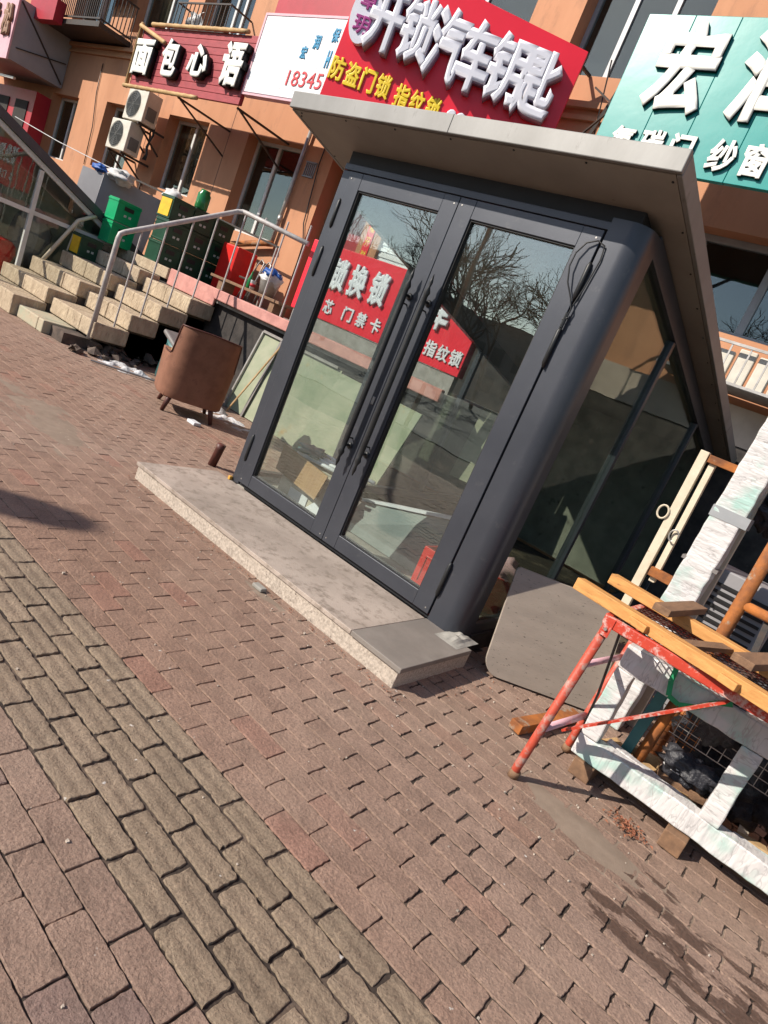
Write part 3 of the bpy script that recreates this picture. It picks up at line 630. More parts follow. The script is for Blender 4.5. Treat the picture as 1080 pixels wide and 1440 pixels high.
# balcony, upper left
t = thing('balcony', 'steel balcony with black railing over the pink sign', 'balcony', (-13.2, 3.6, 4.8))
MB().box(-14.9, -12.0, 3.5, YB - .01, 4.88, 4.98).build('floor', M['blackmetal'], t)
mb = MB()
for z in (5.02, 5.62): mb.box(-14.88, -12.02, 3.5, 3.53, z, z + .03); mb.box(-12.05, -12.02, 3.53, YB - .01, z, z + .03)
for i in range(34): x = -14.86 + i * .085; mb.box(x, x + .016, 3.508, 3.524, 5.05, 5.62)
for i in range(8): y = 3.6 + i * .08; mb.box(-12.043, -12.027, y, y + .016, 5.05, 5.62)
mb.build('railing', M['blackmetal'], t)
mb = MB(); mb.box(-12.2, -12.12, 3.53, 3.6, 4.98, 6.6); mb.box(-14.8, -12.2, 3.9, 3.95, 5.7, 6.6); mb.build('glazing_frame', M['pvcgrey'], t)
MB().box(-14.9, -13.6, 3.3, 3.49, 4.83, 5.25).build('side_panel', M['reddark'], t)
# juliet grille
t = thing('window_grille', 'low black balcony grille below an upper window with white cloth hung over it', 'window grille', (-8.9, 3.8, 5.1))
mb = MB()
for z in (5.10, 5.50): mb.box(-9.75, -8.1, 3.72, 3.745, z, z + .025); mb.box(-9.75, -9.725, 3.745, YB - .01, z, z + .025); mb.box(-8.125, -8.1, 3.745, YB - .01, z, z + .025)
for i in range(13): x = -9.74 + i * .1355; mb.box(x, x + .014, 3.725, 3.739, 5.125, 5.50)
mb.box(-9.74, -8.11, 3.74, YB - .01, 5.07, 5.095)
mb.build('grille', M['blackmetal'], t)
def cl(u, v):
    a = u * 1.1; return (-9.4 + u * .45, 3.79 + .04 * math.sin(v * 7 + u * 3), 5.40 - .25 * v + .02 * math.sin(u * 9))
MB().grid(cl, 10, 8).build('cloth', M['cloth'], t, smooth=True)
o = MB(); o.bar((-11.75, 3.9, 5.25), (-10.6, 3.9, 5.22), .04, .04); o.bar((-11.6, 3.9, 5.23), (-11.9, 3.95, 5.05), .04, .04)

# air conditioners
def ac(loc, label, fan):
    x, y, z = loc; t = thing('air_conditioner', label, 'air conditioner', loc, 0, 'outdoor units on the orange wall')
    b = MB().box(x, x + .72, y, y + .30, z, z + .56).build('casing', M['acwhite'], t, bevel=.012)
    g = MB()
    c = (x + .29, y - .004, z + .28)
    for rr in (.24, .20, .16, .12, .08, .04):
        g.tube([(c[0] + rr * math.cos(a), c[1] - .008, c[2] + rr * math.sin(a)) for a in [2 * math.pi * k / 24 for k in range(25)]], .004, 5, False)
    for k in range(8):
        a = math.pi * k / 4; g.bar((c[0], c[1] - .008, c[2]), (c[0] + .24 * math.cos(a), c[1] - .008, c[2] + .24 * math.sin(a)), .006, .006, (0, 1, 0))
    g.build('fan_grille', M['acgrille'], t)
    MB().prism([(c[0] + .235 * math.cos(a), c[1] + .002, c[2] + .235 * math.sin(a)) for a in [2 * math.pi * k / 28 for k in range(28)]], (0, -.004, 0)).build('fan_opening', M['black'], t)
    mb = MB(); mb.box(x + .722, x + .74, y + .06, y + .24, z + .08, z + .30); mb.build('valve_cover', M['acgrille'], t)
    for dx in (.1, .62):
        mb = MB(); mb.bar((x + dx, y, z - .025), (x + dx, YB - .01, z - .025), .03, .04); mb.bar((x + dx, y + .05, z - .05), (x + dx, YB - .02, z - .4), .03, .03); mb.build('bracket', M['blackmetal'], t)
    return t
ac((-10.63, 3.58, 2.76), 'weathered white outdoor unit with round fan grille, lower of the two', 1)
ac((-10.38, 3.62, 3.36), 'cream outdoor unit just under the timber sign, upper of the two', 1)
t = thing('pipe_bundle', 'tangle of black insulated pipes hanging beside the outdoor units', 'pipes', (-9.8, 3.9, 3))
mb = MB()
for k in range(3):
    p = [(-9.85 + .03 * k, 3.85, 3.8 - .1 * k)]
    for i in range(1, 9): p.append((p[-1][0] + rnd.uniform(-.02, .03), 3.95 + rnd.uniform(-.03, .03), 3.75 - .12 * i))
    mb.tube(p, .016, 7)
mb.build('pipe', M['black'], t, smooth=True)

# ------------------------------------------------------------------ platform, stairs
PZ = 1.13
t = thing('raised_platform', 'raised concrete terrace along the shops with pink painted edge and dirty dark front', 'terrace', (-4, 3.3, GZ))
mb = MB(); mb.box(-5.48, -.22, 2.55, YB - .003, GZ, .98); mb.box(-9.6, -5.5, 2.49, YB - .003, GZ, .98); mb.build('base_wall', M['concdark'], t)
MB().box(-9.6, -.22, 2.47, YB - .004, .985, PZ).build('floor', M['concrete'], t)
mb = MB(); mb.box(-4.28, -.24, 2.40, 2.466, 1.03, PZ + .035); mb.box(-5.46, -4.28, 2.43, 2.466, .93, PZ + .035)
mb.build('edge', M['pink'], t, bevel=.012)
MB().box(-9.6, -5.5, 2.42, 2.466, .99, PZ + .02).build('stone_edge', M['step'], t, bevel=.01)
t = thing('stone_stairs', 'wide worn stone stairs climbing to the terrace, their stepped blocks yellow in the sun', 'stairs', (-5.6, 1.4, GZ))
ry = [.55, .92, 1.34, 1.70, 2.07, 2.43]; rz = [GZ, .04, .255, .475, .70, .92, 1.13]
for k in range(5):      # right-hand flight
    y0 = ry[k]; mb = MB()
    x1 = -4.3 if k else -4.75
    sg = [-5.48, -5.0, -4.65, x1] if k % 2 else [-5.48, -4.9, x1]
    for a, b in zip(sg, sg[1:]): mb.box(a + .001, b - .001, y0 + .03 + rnd.uniform(-.004, .004), ry[k + 1] + .075, rz[k] + .014 if k else GZ, rz[k + 1])
    mb.build('step', M['stepgreen'] if k == 0 else M['step'], t, bevel=.014, label='lowest step, green stained' if k == 0 else None)
ly = [.50, .88, 1.24, 1.62, 2.0, 2.30]; lz = [GZ, .14, .345, .56, .785, .99, 1.15]
for k in range(5):      # left-hand flight
    mb = MB(); sg = [-7.0, -6.5, -5.95, -5.5] if k % 2 == 0 else [-7.0, -6.2, -5.5]
    for a, b in zip(sg, sg[1:]): mb.box(a + .002, b - .002, ly[k] + rnd.uniform(-.006, .006), ly[k + 1] + .04, lz[k] + (.010 if k else 0), lz[k + 1])
    mb.build('step', M['step'], t, bevel=.014)
mb = MB(); 
for k in range(5): mb.box(-6.98, -5.52, ly[k] + .05, 2.48, (rz[k] + .0 if k else GZ), lz[k] + .02 if k else GZ + .05)
for k in range(1, 6): mb.box(-5.47, -4.42, ry[k - 1] + .13, 2.5, GZ, rz[k] - .025) if k < 6 else None
mb.build('core', M['rubble'], t)
# rubble footing
t = thing('rubble_footing', 'low heap of broken brick and stone at the foot of the stairs', 'rubble', (-4.3, .8, GZ))
for k in range(60):
    x = rnd.uniform(-5.0, -4.0); y = rnd.uniform(.55, 1.6) + (0 if x < -4.4 else .1); s_ = rnd.uniform(.05, .11)
    if k > 28: x = rnd.uniform(-4.62, -4.36); y = rnd.uniform(.95, 2.3); s_ = rnd.uniform(.08, .15)
    mb = MB()
    pts = [Vector((rnd.gauss(0, 1), rnd.gauss(0, 1), rnd.gauss(0, 1))).normalized() for _ in range(8)]
    import bmesh as _b
    bm = _b.new(); [bm.verts.new((x + p.x * s_ * 1.3, y + p.y * s_, GZ + s_ * .5 + p.z * s_ * .6)) for p in pts]; _b.ops.convex_hull(bm, input=bm.verts[:])
    bm.verts.ensure_lookup_table(); bm.verts.index_update()
    mb.add([v.co.copy() for v in bm.verts], [tuple(v.index for v in f.verts) for f in bm.faces]); bm.free()
    mb.build('stone', M['rubble'], t)
# handrail
t = thing('handrail', 'bent galvanised handrail with thin balusters on the near side of the stairs', 'handrail', (-4.34, 1, .04))
pth = [(-4.36, .96, .04), (-4.36, .96, 1.27), (-4.36, .97, 1.33), (-4.36, 1.02, 1.37), (-4.36, 2.40, 2.19), (-4.34, 2.47, 2.22), (-4.28, 2.48, 2.22), (-2.95, 2.48, 2.10)]
MB().tube(pth, .031, 12).build('rail', M['railpaint'], t, smooth=True)
for (a, b) in (((-4.36, 1.22, .255), 1.22), ((-4.36, 1.52, .475), 1.52), ((-4.36, 1.84, .70), 1.84), ((-4.36, 2.16, .92), 2.16)):
    zt = 1.37 + (b - 1.02) * (2.19 - 1.37) / 1.38
    MB().tube([a, (-4.36, b, zt)], .0115, 8).build('baluster', M['railpaint'], t)
for x in (-4.27, -3.85, -3.42, -3.0):
    MB().tube([(x + .05, 2.45, 1.16), (x, 2.48, 2.22 - (x + 4.28) * -.09 - .02)], .0115, 8).build('baluster', M['railpaint'], t)
t = thing('side_rail', 'cream sloping handrail at the far side of the stairs', 'handrail', (-7.05, 1.6, .6))
MB().tube([(-7.06, 1.40, .50), (-7.06, 1.76, 1.26), (-7.06, 2.1, 1.5)], .03, 10).build('rail', M['cream'], t, smooth=True)
MB().tube([(-7.06, 1.72, .79), (-7.06, 1.76, 1.24)], .012, 8).build('baluster', M['cream'], t)
# black rail along the shop windows
t = thing('black_railing', 'thin black railing in front of the shop windows', 'railing', (-8, 3.7, PZ))
mb = MB(); mb.bar((-10.6, 3.75, 2.44), (-4.95, 3.75, 2.08), .035, .03); mb.bar((-10.4, 3.75, 2.22), (-7.6, 3.75, 2.04), .02, .02); mb.build('rail', M['blackmetal'], t)
for x in (-10.2, -9.3, -8.4, -7.4, -6.2, -5.0): MB().bar((x, 3.75, PZ), (x, 3.75, 2.44 - (x + 10.6) * .0637), .025, .025).build('post', M['blackmetal'] if x < -8 else M['galv'], t)

# grey boards standing on the terrace
t = thing('folded_sheet', 'pale grey folded sheet standing upright left of the bright green crates', 'sheet', (-9, 3.2, PZ))
mb = MB(); mb.prism([(-9.3, 2.62, 1.10), (-8.92, 2.80, 1.13), (-8.92, 2.86, 2.16), (-9.3, 2.66, 2.16)], (.0, .03, 0)); mb.build('left_leaf', M['greysheet'], t)
mb = MB(); mb.prism([(-8.90, 2.81, 1.13), (-8.55, 3.75, 1.13), (-8.45, 3.78, 2.16), (-8.90, 2.86, 2.19)], (-.03, 0, 0)); mb.build('right_leaf', M['greysheet'], t)
t = thing('cloth_bundle', 'crumpled white and blue cloth lying over the grey sheet', 'cloth', (-9, 3, 2.2))
def blob(c, rx, ry_, rz_, seed, amp=.3, nu=18, nv=12, fr=2.2):
    def fn(u, v):
        th = 2 * math.pi * u; ph = math.pi * v; d = Vector((math.cos(th) * math.sin(ph), math.sin(th) * math.sin(ph), math.cos(ph)))
        k = 1 + amp * noise.noise(d * fr + Vector((seed, 0, 0)))
        return (c[0] + d.x * rx * k, c[1] + d.y * ry_ * k, c[2] + d.z * rz_ * k)
    return MB().grid(fn, nu, nv)
blob((-8.6, 3.0, 2.22), .28, .18, .10, 2, .8).build('white_cloth', M['cloth'], t, smooth=True)
blob((-9.1, 2.85, 2.23), .20, .10, .07, 5, .6).build('blue_cloth', M['steelblue'], t, smooth=True)
blob((-8.15, 3.75, 2.30), .20, .12, .12, 7, .6).build('white_bag', M['cloth'], t, smooth=True)

# beer crates
def crate(loc, mat, label, group, dims=(.32, .40, .33), trim=None, prints=True):
    x, y, z = loc; w, d, h = dims
    t = thing('bottle_crate', label, 'crate', loc, 0, group); mb = MB(); th = .02
    mb.box(x, x + w, y, y + th, z, z + h); mb.box(x, x + w, y + d - th, y + d, z, z + h)
    mb.box(x, x + th, y + th, y + d - th, z, z + h); mb.box(x + w - th, x + w, y + th, y + d - th, z, z + h); mb.box(x + th, x + w - th, y + th, y + d - th, z, z + .02)
    mb.box(x - .008, x + w + .008, y - .008, y + d + .008, z + h * .86, z + h * .93); mb.box(x - .006, x + w + .006, y - .006, y + d + .006, z + .004, z + .03)
    mb.build('body', mat, t, bevel=.004)
    MB().box(x + w + .002, x + w + .010, y + d * .3, y + d * .7, z + h * .60, z + h * .78).build('hand_hole', M['black'], t)
    if prints:
        for k in range(2): MB().box(x + w + .001, x + w + .005, y + d * (.35 + .2 * k), y + d * (.46 + .2 * k), z + h * .32, z + h * .42).build('print', M['labelwhite'], t)
    if trim: MB().box(x + .03, x + w - .03, y - .012, y - .001, z + .03, z + h * .85).build('panel', trim, t)
    return t
crate((-7.02, 1.72, .785), M['crdark'], 'dark green crate with yellow end panel standing alone on a stair tread', 'beer crates', dims=(.30, .33, .32), trim=M['cryellow'])
crate((-7.0, 2.08, 1.13), M['crgreen'], 'bright green crate with open slots, lower of the two bright ones', 'beer crates', dims=(.30, .38, .33))
b2 = crate((-7.0, 2.08, 1.47), M['crgreen'], 'bright green crate stacked with bottle necks showing, upper of the two bright ones', 'beer crates', dims=(.30, .38, .33))
mb = MB()
for i in range(3):
    for j in range(4): mb.lathe([(.026, 0), (.028, .12), (.012, .2), (.012, .26), (.014, .275)], (-6.95 + .10 * i, 2.13 + .09 * j, 1.49), 10)
mb.build('bottles', M['bottle'], b2, smooth=True)
names = ['front', 'second', 'third', 'rear']
lv = ['bottom', 'middle', 'top']
for j in range(4):
    for k in range(3 if j in (1, 2) else (3 if j == 0 else 2)):
        lab = 'dark bottle green crate, %s one of the %s pile right of the bright green crates' % (lv[k], names[j])
        crate((-6.30 + (.03 if k % 2 else 0), 2.47 + j * .385, PZ + .335 * k), M['crdark'], lab, 'beer crates', dims=(.34, .37, .33), trim=M['cryellow'] if (j == 0 and k == 2) else None)
t = thing('jar', 'clear green plastic jar standing on top of the dark crates', 'jar', (-6.0, 2.9, PZ + 1.0))
MB().lathe([(.09, 0), (.10, .02), (.10, .22), (.07, .26), (.07, .29)], (-6.05, 2.98, PZ + 1.005), 16).build('body', M['bottle'], t, smooth=True)
# red box, stool, bucket, bottle, cup
t = thing('red_box', 'plain red box behind the dark crates on the terrace', 'box', (-5.3, 3.4, PZ))
MB().box(-5.75, -5.35, 3.35, 3.75, PZ, PZ + .72).build('body', M['redplastic'], t, bevel=.02)
t = thing('folding_stool', 'folded tubular stool leaning on the orange wall beside the red box', 'stool', (-5.4, 3.6, PZ))
for dx in (0, .17):
    MB().tube([(-5.22 + dx, 3.5, PZ), (-5.12 + dx, 3.62, PZ + .62), (-5.07 + dx, 3.62, PZ + .68), (-5.0 + dx, 3.62, PZ + .64), (-4.98 + dx, 3.5, PZ)], .011, 8).build('leg', M['galv'], t, smooth=True)
MB().box(-5.2, -4.82, 3.40, 3.62, PZ + .30, PZ + .33).build('seat', M['blackmetal'], t, bevel=.006)
t = thing('bench_board', 'long dark board lying on low supports on the terrace', 'board', (-4.8, 3.2, PZ))
MB().box(-5.4, -3.7, 3.05, 3.35, PZ + .16, PZ + .20).build('top', M['woodold'], t, bevel=.006)
for x in (-5.2, -3.95): MB().box(x, x + .10, 3.08, 3.32, PZ, PZ + .16).build('leg', M['woodold'], t)
TB = PZ + .2
t = thing('green_bottle', 'small green glass bottle standing beside the paper cup', 'bottle', (-4.66, 3.2, TB))
MB().lathe([(.035, 0), (.037, .02), (.037, .13), (.014, .19), (.013, .25)], (-4.66, 3.2, TB), 14).build('glass', M['bottle'], t, smooth=True)
t = thing('paper_cup', 'white paper cup with a red mark beside the bottle', 'cup', (-4.48, 3.14, TB))
MB().lathe([(.032, 0), (.045, .13), (.047, .132)], (-4.5, 3.14, TB), 16).build('cup', M['whiteboard'], t, smooth=True)
MB().lathe([(.0365, .04), (.0425, .085)], (-4.5, 3.14, TB), 16).build('print', M['redlet'], t, smooth=True)
t = thing('rag_bucket', 'tin bucket heaped with blue and white rags on the board', 'bucket', (-4.2, 3.2, TB))
MB().lathe([(.11, 0), (.15, .20), (.155, .21)], (-4.2, 3.18, TB), 18).build('bucket', M['galv'], t, smooth=True)
blob((-4.2, 3.18, TB + .24), .17, .15, .11, 3, .6).build('white_rag', M['cloth'], t, smooth=True)
blob((-4.17, 3.14, TB + .31), .14, .12, .07, 9, .7).build('blue_rag', M['steelblue'], t, smooth=True)

# red locksmith banner box on the terrace
YN = 2.6
t = thing('red_banner', 'red box banner with white characters on the terrace behind the left glass door', 'banner', (-1.6, YN, 1.3))
MB().box(-3.0, -.27, YN, YN + .12, 1.335, 2.20).build('board', M['redpaint'], t, bevel=.006)
MB().box(-2.96, -.31, YN + .02, YN + .10, PZ, 1.333).build('foot', M['galv'], t)
for ch, x in zip('锁换锁汽车', (-2.50, -2.17, -1.83, -1.30, -.90)): text('character', ch, M['letter'], (x, YN - .002, 1.70), (1, 0, 0), (0, 0, 1), .27, .38, .03, t, .045)
for ch, x in zip('芯门禁卡锁指纹锁', (-2.44, -2.10, -1.87, -1.64, -1.2, -.80, -.62, -.45)): text('character', ch, M['letter'], (x, YN - .002, 1.42), (1, 0, 0), (0, 0, 1), .16, .17, .012, t, .03)

# ------------------------------------------------------------------ entrance pavilion
W = 1.876; H = 2.30
t = pav = thing('glass_entrance', 'dark grey glazed basement entrance with double doors and a roof sloping down to the rear', 'entrance', (1, 1, 0))
# roof slab: slopes down towards the building
SL = -.205
def rz_(y, top=2.6): return top + SL * (y + .33)
XL, XR, YF, YR = -.42, 2.24, -.335, 4.12
th = .10
def slab(x0, x1, y0, y1, zt, zb): 
    return MB().prism([(x0, y0, rz_(y0) + zt), (x0, y1, rz_(y1) + zt), (x0, y1, rz_(y1) + zb), (x0, y0, rz_(y0) + zb)], (x1 - x0, 0, 0))
rf = slab(XL + .03, XR - .03, YF + .03, YR - .02, -.012, -th + .012).build('roof', M['roofmetal'], t)
slab(XL + .031, XR - .031, YF + .031, YR - .03, -th + .011, -th + .003).build('soffit', M['soffit'], t)
fa = MB(); fa.prism([(XL, YF, rz_(YF)), (XR, YF, rz_(YF)), (XR, YF, rz_(YF) - th), (XL, YF, rz_(YF) - th)], (0, .028, 0))
fa.prism([(XR - .028, YF + .029, rz_(YF + .029)), (XR - .028, YR, rz_(YR)), (XR - .028, YR, rz_(YR) - th), (XR - .028, YF + .029, rz_(YF + .029) - th)], (.028, 0, 0))
fa.prism([(XL, YF + .029, rz_(YF + .029)), (XL, YR, rz_(YR)), (XL, YR, rz_(YR) - th), (XL, YF + .029, rz_(YF + .029) - th)], (.028, 0, 0))
fa.build('fascia', M['roofmetal'], t, bevel=.005)
mb = MB()
for (x, y) in [(XR - .05, YF + .08 + .38 * k) for k in range(11)] + [(XL + .08 + .42 * k, YF + .05) for k in range(6)] + [(XL + .05, YF + .08 + .38 * k) for k in range(11)]:
    z = rz_(y) - th + .002; mb.tube([(x, y, z + .002), (x, y, z - .004)], .0055, 6)
o_ = mb.build('screw_row', M['black'], t); o_['kind'] = 'stuff'
MB().box(.92, .924, YF - .0015, YF + .001, rz_(YF) - th + .002, rz_(YF) - .002).build('joint_strip', M['rubber'], t)
# header and jambs
MB().box(-.10, 2.02, .02, .16, H + .006, 2.44).build('header', M['rubber'], t, bevel=.004)
MB().box(-.085, 1.93, -.012, .10, H + .002, H + .045).build('head_rail', M['frame'], t, bevel=.004)
MB().box(-.085, -.004, -.012, .10, 0.0, H).build('jamb', M['frame'], t, bevel=.006)
MB().box(-.084, W + .03, .0, .09, 0.002, .018).build('threshold', M['rubber'], t)
# corner column: rounded front corner
pts = [(W + .006, -.018)]
cx, cy, cr = 1.985, .085, .105
pts += [(cx + cr * math.sin(a), cy - cr * math.cos(a)) for a in [math.pi / 2 * k / 10 for k in range(11)]]
pts += [(2.09, .17), (W + .006, .17)]
MB().prism([(x, y, -.02) for x, y in pts], (0, 0, 2.385)).build('corner_column', M['frame'], t, smooth=False)
for o_ in (bpy.data.objects['corner_column'],):
    for p in o_.data.polygons: p.use_smooth = abs(p.normal.z) < .5
    md = o_.modifiers.new('e', 'EDGE_SPLIT'); md.split_angle = R(30)
def leaf(x0, x1, side):
    ya, yb = -.028, .034
    f = MB(); sw = .118
    f.box(x0, x0 + sw, ya, yb, .03, H - .006); f.box(x1 - sw, x1, ya, yb, .03, H - .006)
    f.box(x0 + sw, x1 - sw, ya + .001, yb - .001, .03, .125); f.box(x0 + sw, x1 - sw, ya + .001, yb - .001, 2.187, H - .006)
    d = f.build('door', M['frame'], t, bevel=.003)
    g = MB()
    for (a, b, c, e) in ((x0 + sw, x0 + sw + .008, .125, 2.187), (x1 - sw - .008, x1 - sw, .125, 2.187), (x0 + sw + .008, x1 - sw - .008, .125, .133), (x0 + sw + .008, x1 - sw - .008, 2.179, 2.187)): g.box(a, b, -.018, .026, c, e)
    g.build('gasket', M['rubber'], d)
    MB().box(x0 + sw, x1 - sw, .0, .006, .125, 2.187).build('pane', M['glass'], d)
    # pull handle: long black bar with turned ends on two stand-offs
    hx = (x1 - .075) if side < 0 else (x0 + .075)
    h = MB(); z0, z1 = .55, 1.80
    path = [(hx, -.085, z0 - .02), (hx, -.085, z0 + .02), (hx, -.085, z0 + .045), (hx, -.085, z0 + .08), (hx, -.085, z0 + .10), (hx, -.085, z0 + .16), (hx, -.085, z1 - .16), (hx, -.085, z1 - .10), (hx, -.085, z1 - .08), (hx, -.085, z1 - .045), (hx, -.085, z1 - .02), (hx, -.085, z1 + .03)]
    h.tube(path, [.003, .012, .008, .021, .014, .018, .018, .014, .021, .008, .012, .002], 14)
    hd = h.build('handle', M['black'], d, smooth=True)
    s = MB()
    for z in (z0 + .13, z1 - .13, z0 + .18, z1 - .18): s.tube([(hx, -.085, z), (hx, -.029, z)], .009 if z in (z0 + .13, z1 - .13) else .005, 10)
    for z in (z0 + .13, z1 - .13): s.tube([(hx, -.036, z), (hx, -.0285, z)], .022, 14)
    s.build('stand_off', M['black'], hd, smooth=True)
    xh = x0 - .004 if side < 0 else x1 + .004
    hz = ((1.915, 2.11), (1.58, 1.79), (.19, .40)) if side < 0 else ((1.93, 2.13), (1.565, 1.78), (.155, .375))
    for a, b in hz:
        MB().tube([(xh, -.030, a), (xh, -.030, a + .012), (xh, -.030, a + .02), (xh, -.030, b - .02), (xh, -.030, b - .012), (xh, -.030, b)], [.006, .009, .013, .013, .009, .006], 12).build('hinge', M['black'], d, smooth=True)
leaf(.003, W / 2 - .002, -1); leaf(W / 2 + .002, W - .003, 1)
for x in (.03, W / 2 - .03, W / 2 + .03, W - .03):
    for z in (.06, 2.25): MB().tube([(x, -.0285, z), (x, -.030, z)], .005, 8).build('screw', M['galv'], t)
# lock escutcheon
MB().box(W / 2 - .045, W / 2 - .025, -.034, -.0285, .98, 1.03).build('lock', M['galv'], t, bevel=.002)
# cable loop
cb = [(1.905, -.05, 1.66), (1.89, -.06, 1.75)]
cb = [(1.885, -.035, 1.56), (1.884, -.035, 1.70), (1.886, -.04, 1.80), (1.895, -.045, 1.88), (1.87, -.05, 1.93), (1.82, -.06, 2.0), (1.79, -.06, 2.08), (1.79, -.055, 2.15), (1.82, -.05, 2.21), (1.87, -.04, 2.235), (1.91, -.03, 2.22), (1.92, -.028, 2.15), (1.905, -.03, 2.0), (1.89, -.035, 1.90), (1.885, -.035, 1.80)]
MB().tube(cb, .0042, 6).build('cable', M['black'], t, smooth=True)
mb = MB(); mb.tube([(1.884, -.04, 1.78), (1.884, -.04, 1.86)], .010, 8); mb.tube([(1.872, -.042, 1.82), (1.897, -.042, 1.835)], .006, 8); mb.build('cable_clip', M['black'], t)
# side glazing
def side_wall(x, s):
    f = MB(); y0, y1 = .172, 4.08
    def rail(zoff, hh, ya=y0, yb=y1):
        f.prism([(x - .03, ya, rz_(ya) - th - zoff), (x - .03, yb, rz_(yb) - th - zoff), (x - .03, yb, rz_(yb) - th - zoff - hh), (x - .03, ya, rz_(ya) - th - zoff - hh)], (.06, 0, 0))
    rail(.012, .11 if s > 0 else .20)
    f.box(x - .03, x + .03, y0, y1, .002, .07)
    for y in (1.12, 2.65, 4.05):
        f.box(x - .028, x + .028, y, y + .05, .07, rz_(y + .05) - th - .12)
    f.build('side_frame', M['frame'], t, bevel=.003)
    for a, b in ((y0, 1.12), (1.17, 2.65), (2.70, 4.05)):
        MB().prism([(x - .004, a, .07), (x - .004, b, .07), (x - .004, b, rz_(b) - th - .12), (x - .004, a, rz_(a) - th - .12)], (.008, 0, 0)).build('side_pane', M['sideglass'] if s > 0 else M['glass'], t)
side_wall(2.055, 1); side_wall(-.17, -1)
MB().box(2.02, 2.10, .173, 4.08, GZ, -.001).build('kerb', M['concdark'], t); MB().box(-.21, -.13, .10, 4.08, GZ, -.001).build('kerb', M['concdark'], t)
MB().box(-.20, 2.08, 4.081, 4.13, GZ, 1.62).build('rear_panel', M['concrete'], t)
MB().box(-.128, 2.018, .10, 1.35, GZ + .01, -.004).build('floor', M['concrete'], t)
mb = MB()
for k in range(7): mb.box(-.128, 2.018, 1.352 + k * .28, 1.352 + (k + 1) * .28 - .002, GZ - 2, -.16 - .17 * k)
mb.build('stairwell', M['concrete'], t)
# amber sealant at the left foot
MB().box(-.10, -.075, -.04, -.012, .0, .03).build('sealant', M['yellowrust'], t, bevel=.004)

# granite step
t = thing('granite_step', 'low speckled granite step in front of the doors, grey tile at its right end', 'step', (1, -.4, GZ))
MB().box(-.235, 2.20, -.70, .02, GZ - .01, -.028).build('riser', M['granite'], t, bevel=.004)
MB().box(-.245, 1.868, -.713, -.02, -.026, 0.0).build('tread', M['granitetop'], t, bevel=.004)
MB().box(1.872, 2.215, -.716, -.015, -.026, .002).build('tile', M['tile'], t, bevel=.004)
def mort(u, v):
    return (2.02 + .16 * u, -.14 + .26 * v, .003 + .03 * math.sin(math.pi * u) * math.sin(math.pi * v) * (1 + .8 * noise.noise(Vector((u * 5, v * 5, 1)))))
MB().grid(mort, 12, 12).build('mortar', M['concrete'], t)

# ------------------------------------------------------------------ things inside the entrance
t = thing('cardboard_box', 'brown cardboard box with torn flap and rolled papers behind the left door', 'box', (.35, .4, 0))
MB().box(.09, .60, .30, .62, .002, .33).build('carton', M['cartonpale'], t, bevel=.005)
MB().prism([(.04, .255, .385), (.56, .245, .345), (.545, .215, .15), (.07, .225, .19)], (0, .012, 0)).build('flap', M['carton'], t)
MB().box(.22, .42, .292, .299, .02, .11).build('label', M['whiteboard'], t)
MB().prism([(.40, .29, .0), (.66, .22, .0), (.66, .22, .10), (.52, .26, .12)], (0, .01, 0)).build('torn_paper', M['whiteboard'], t)
mb = MB()
for k in range(5): mb.tube([(.12 + .03 * k, .34 + .04 * k, .36 + .012 * k), (.62 + .03 * k, .36 + .05 * k, .38 + .02 * (k % 3))], .016, 8)
mb.build('paper_roll', M['whiteboard'], t, smooth=True)
blob((.20, .42, .40), .12, .1, .04, 4, .8).build('string', M['teal'], t, smooth=True)
t = thing('red_crate', 'open red plastic box behind the foot of the right door', 'crate', (1.6, .5, 0))
mb = MB(); x, y = 1.47, .34
mb.box(x, x + .30, y, y + .012, .002, .27); mb.box(x, x + .30, y + .25, y + .262, .002, .27); mb.box(x, x + .012, y + .012, y + .25, .002, .27); mb.box(x + .288, x + .30, y + .012, y + .25, .002, .27); mb.box(x + .012, x + .288, y + .012, y + .25, .002, .014)
mb.box(x + .04, x + .048, y - .008, y, .04, .22); mb.box(x + .04, x + .2, y - .008, y, .212, .22)
mb.build('body', M['redplastic'], t, bevel=.003)
t = thing('red_bucket', 'dark red bucket behind the side glass at the corner column', 'bucket', (1.85, .75, 0))
MB().lathe([(.12, 0), (.15, .26), (.16, .27)], (1.84, .74, .002), 20).build('bucket', M['redplastic'], t, smooth=True)
blob((1.86, .72, .30), .14, .13, .09, 8, .5).build('rag', M['pinksign'], t, smooth=True)
t = thing('grey_slab', 'large grey foam slab with pale top edge leaning inside the right door', 'slab', (1.1, .8, 0))
MB().prism([(.66, .62, .22), (1.62, .62, .50), (1.80, .50, .004), (.62, .50, .004)], (.02, .05, 0)).build('sheet', M['greyfoam'], t)
MB().bar((.66, .65, .235), (1.62, .65, .515), .10, .022).build('top_edge', M['whiteboard'], t)
t = thing('pale_board', 'pale stained board leaning beyond the right door', 'board', (.5, 2, 0))
MB().prism([(-.05, 2.9, .35), (.25, 3.0, .35), (.25, 3.1, 1.15), (-.05, 3.0, 1.15)], (0, .03, 0)).build('sheet', M['leanpanel'], t)

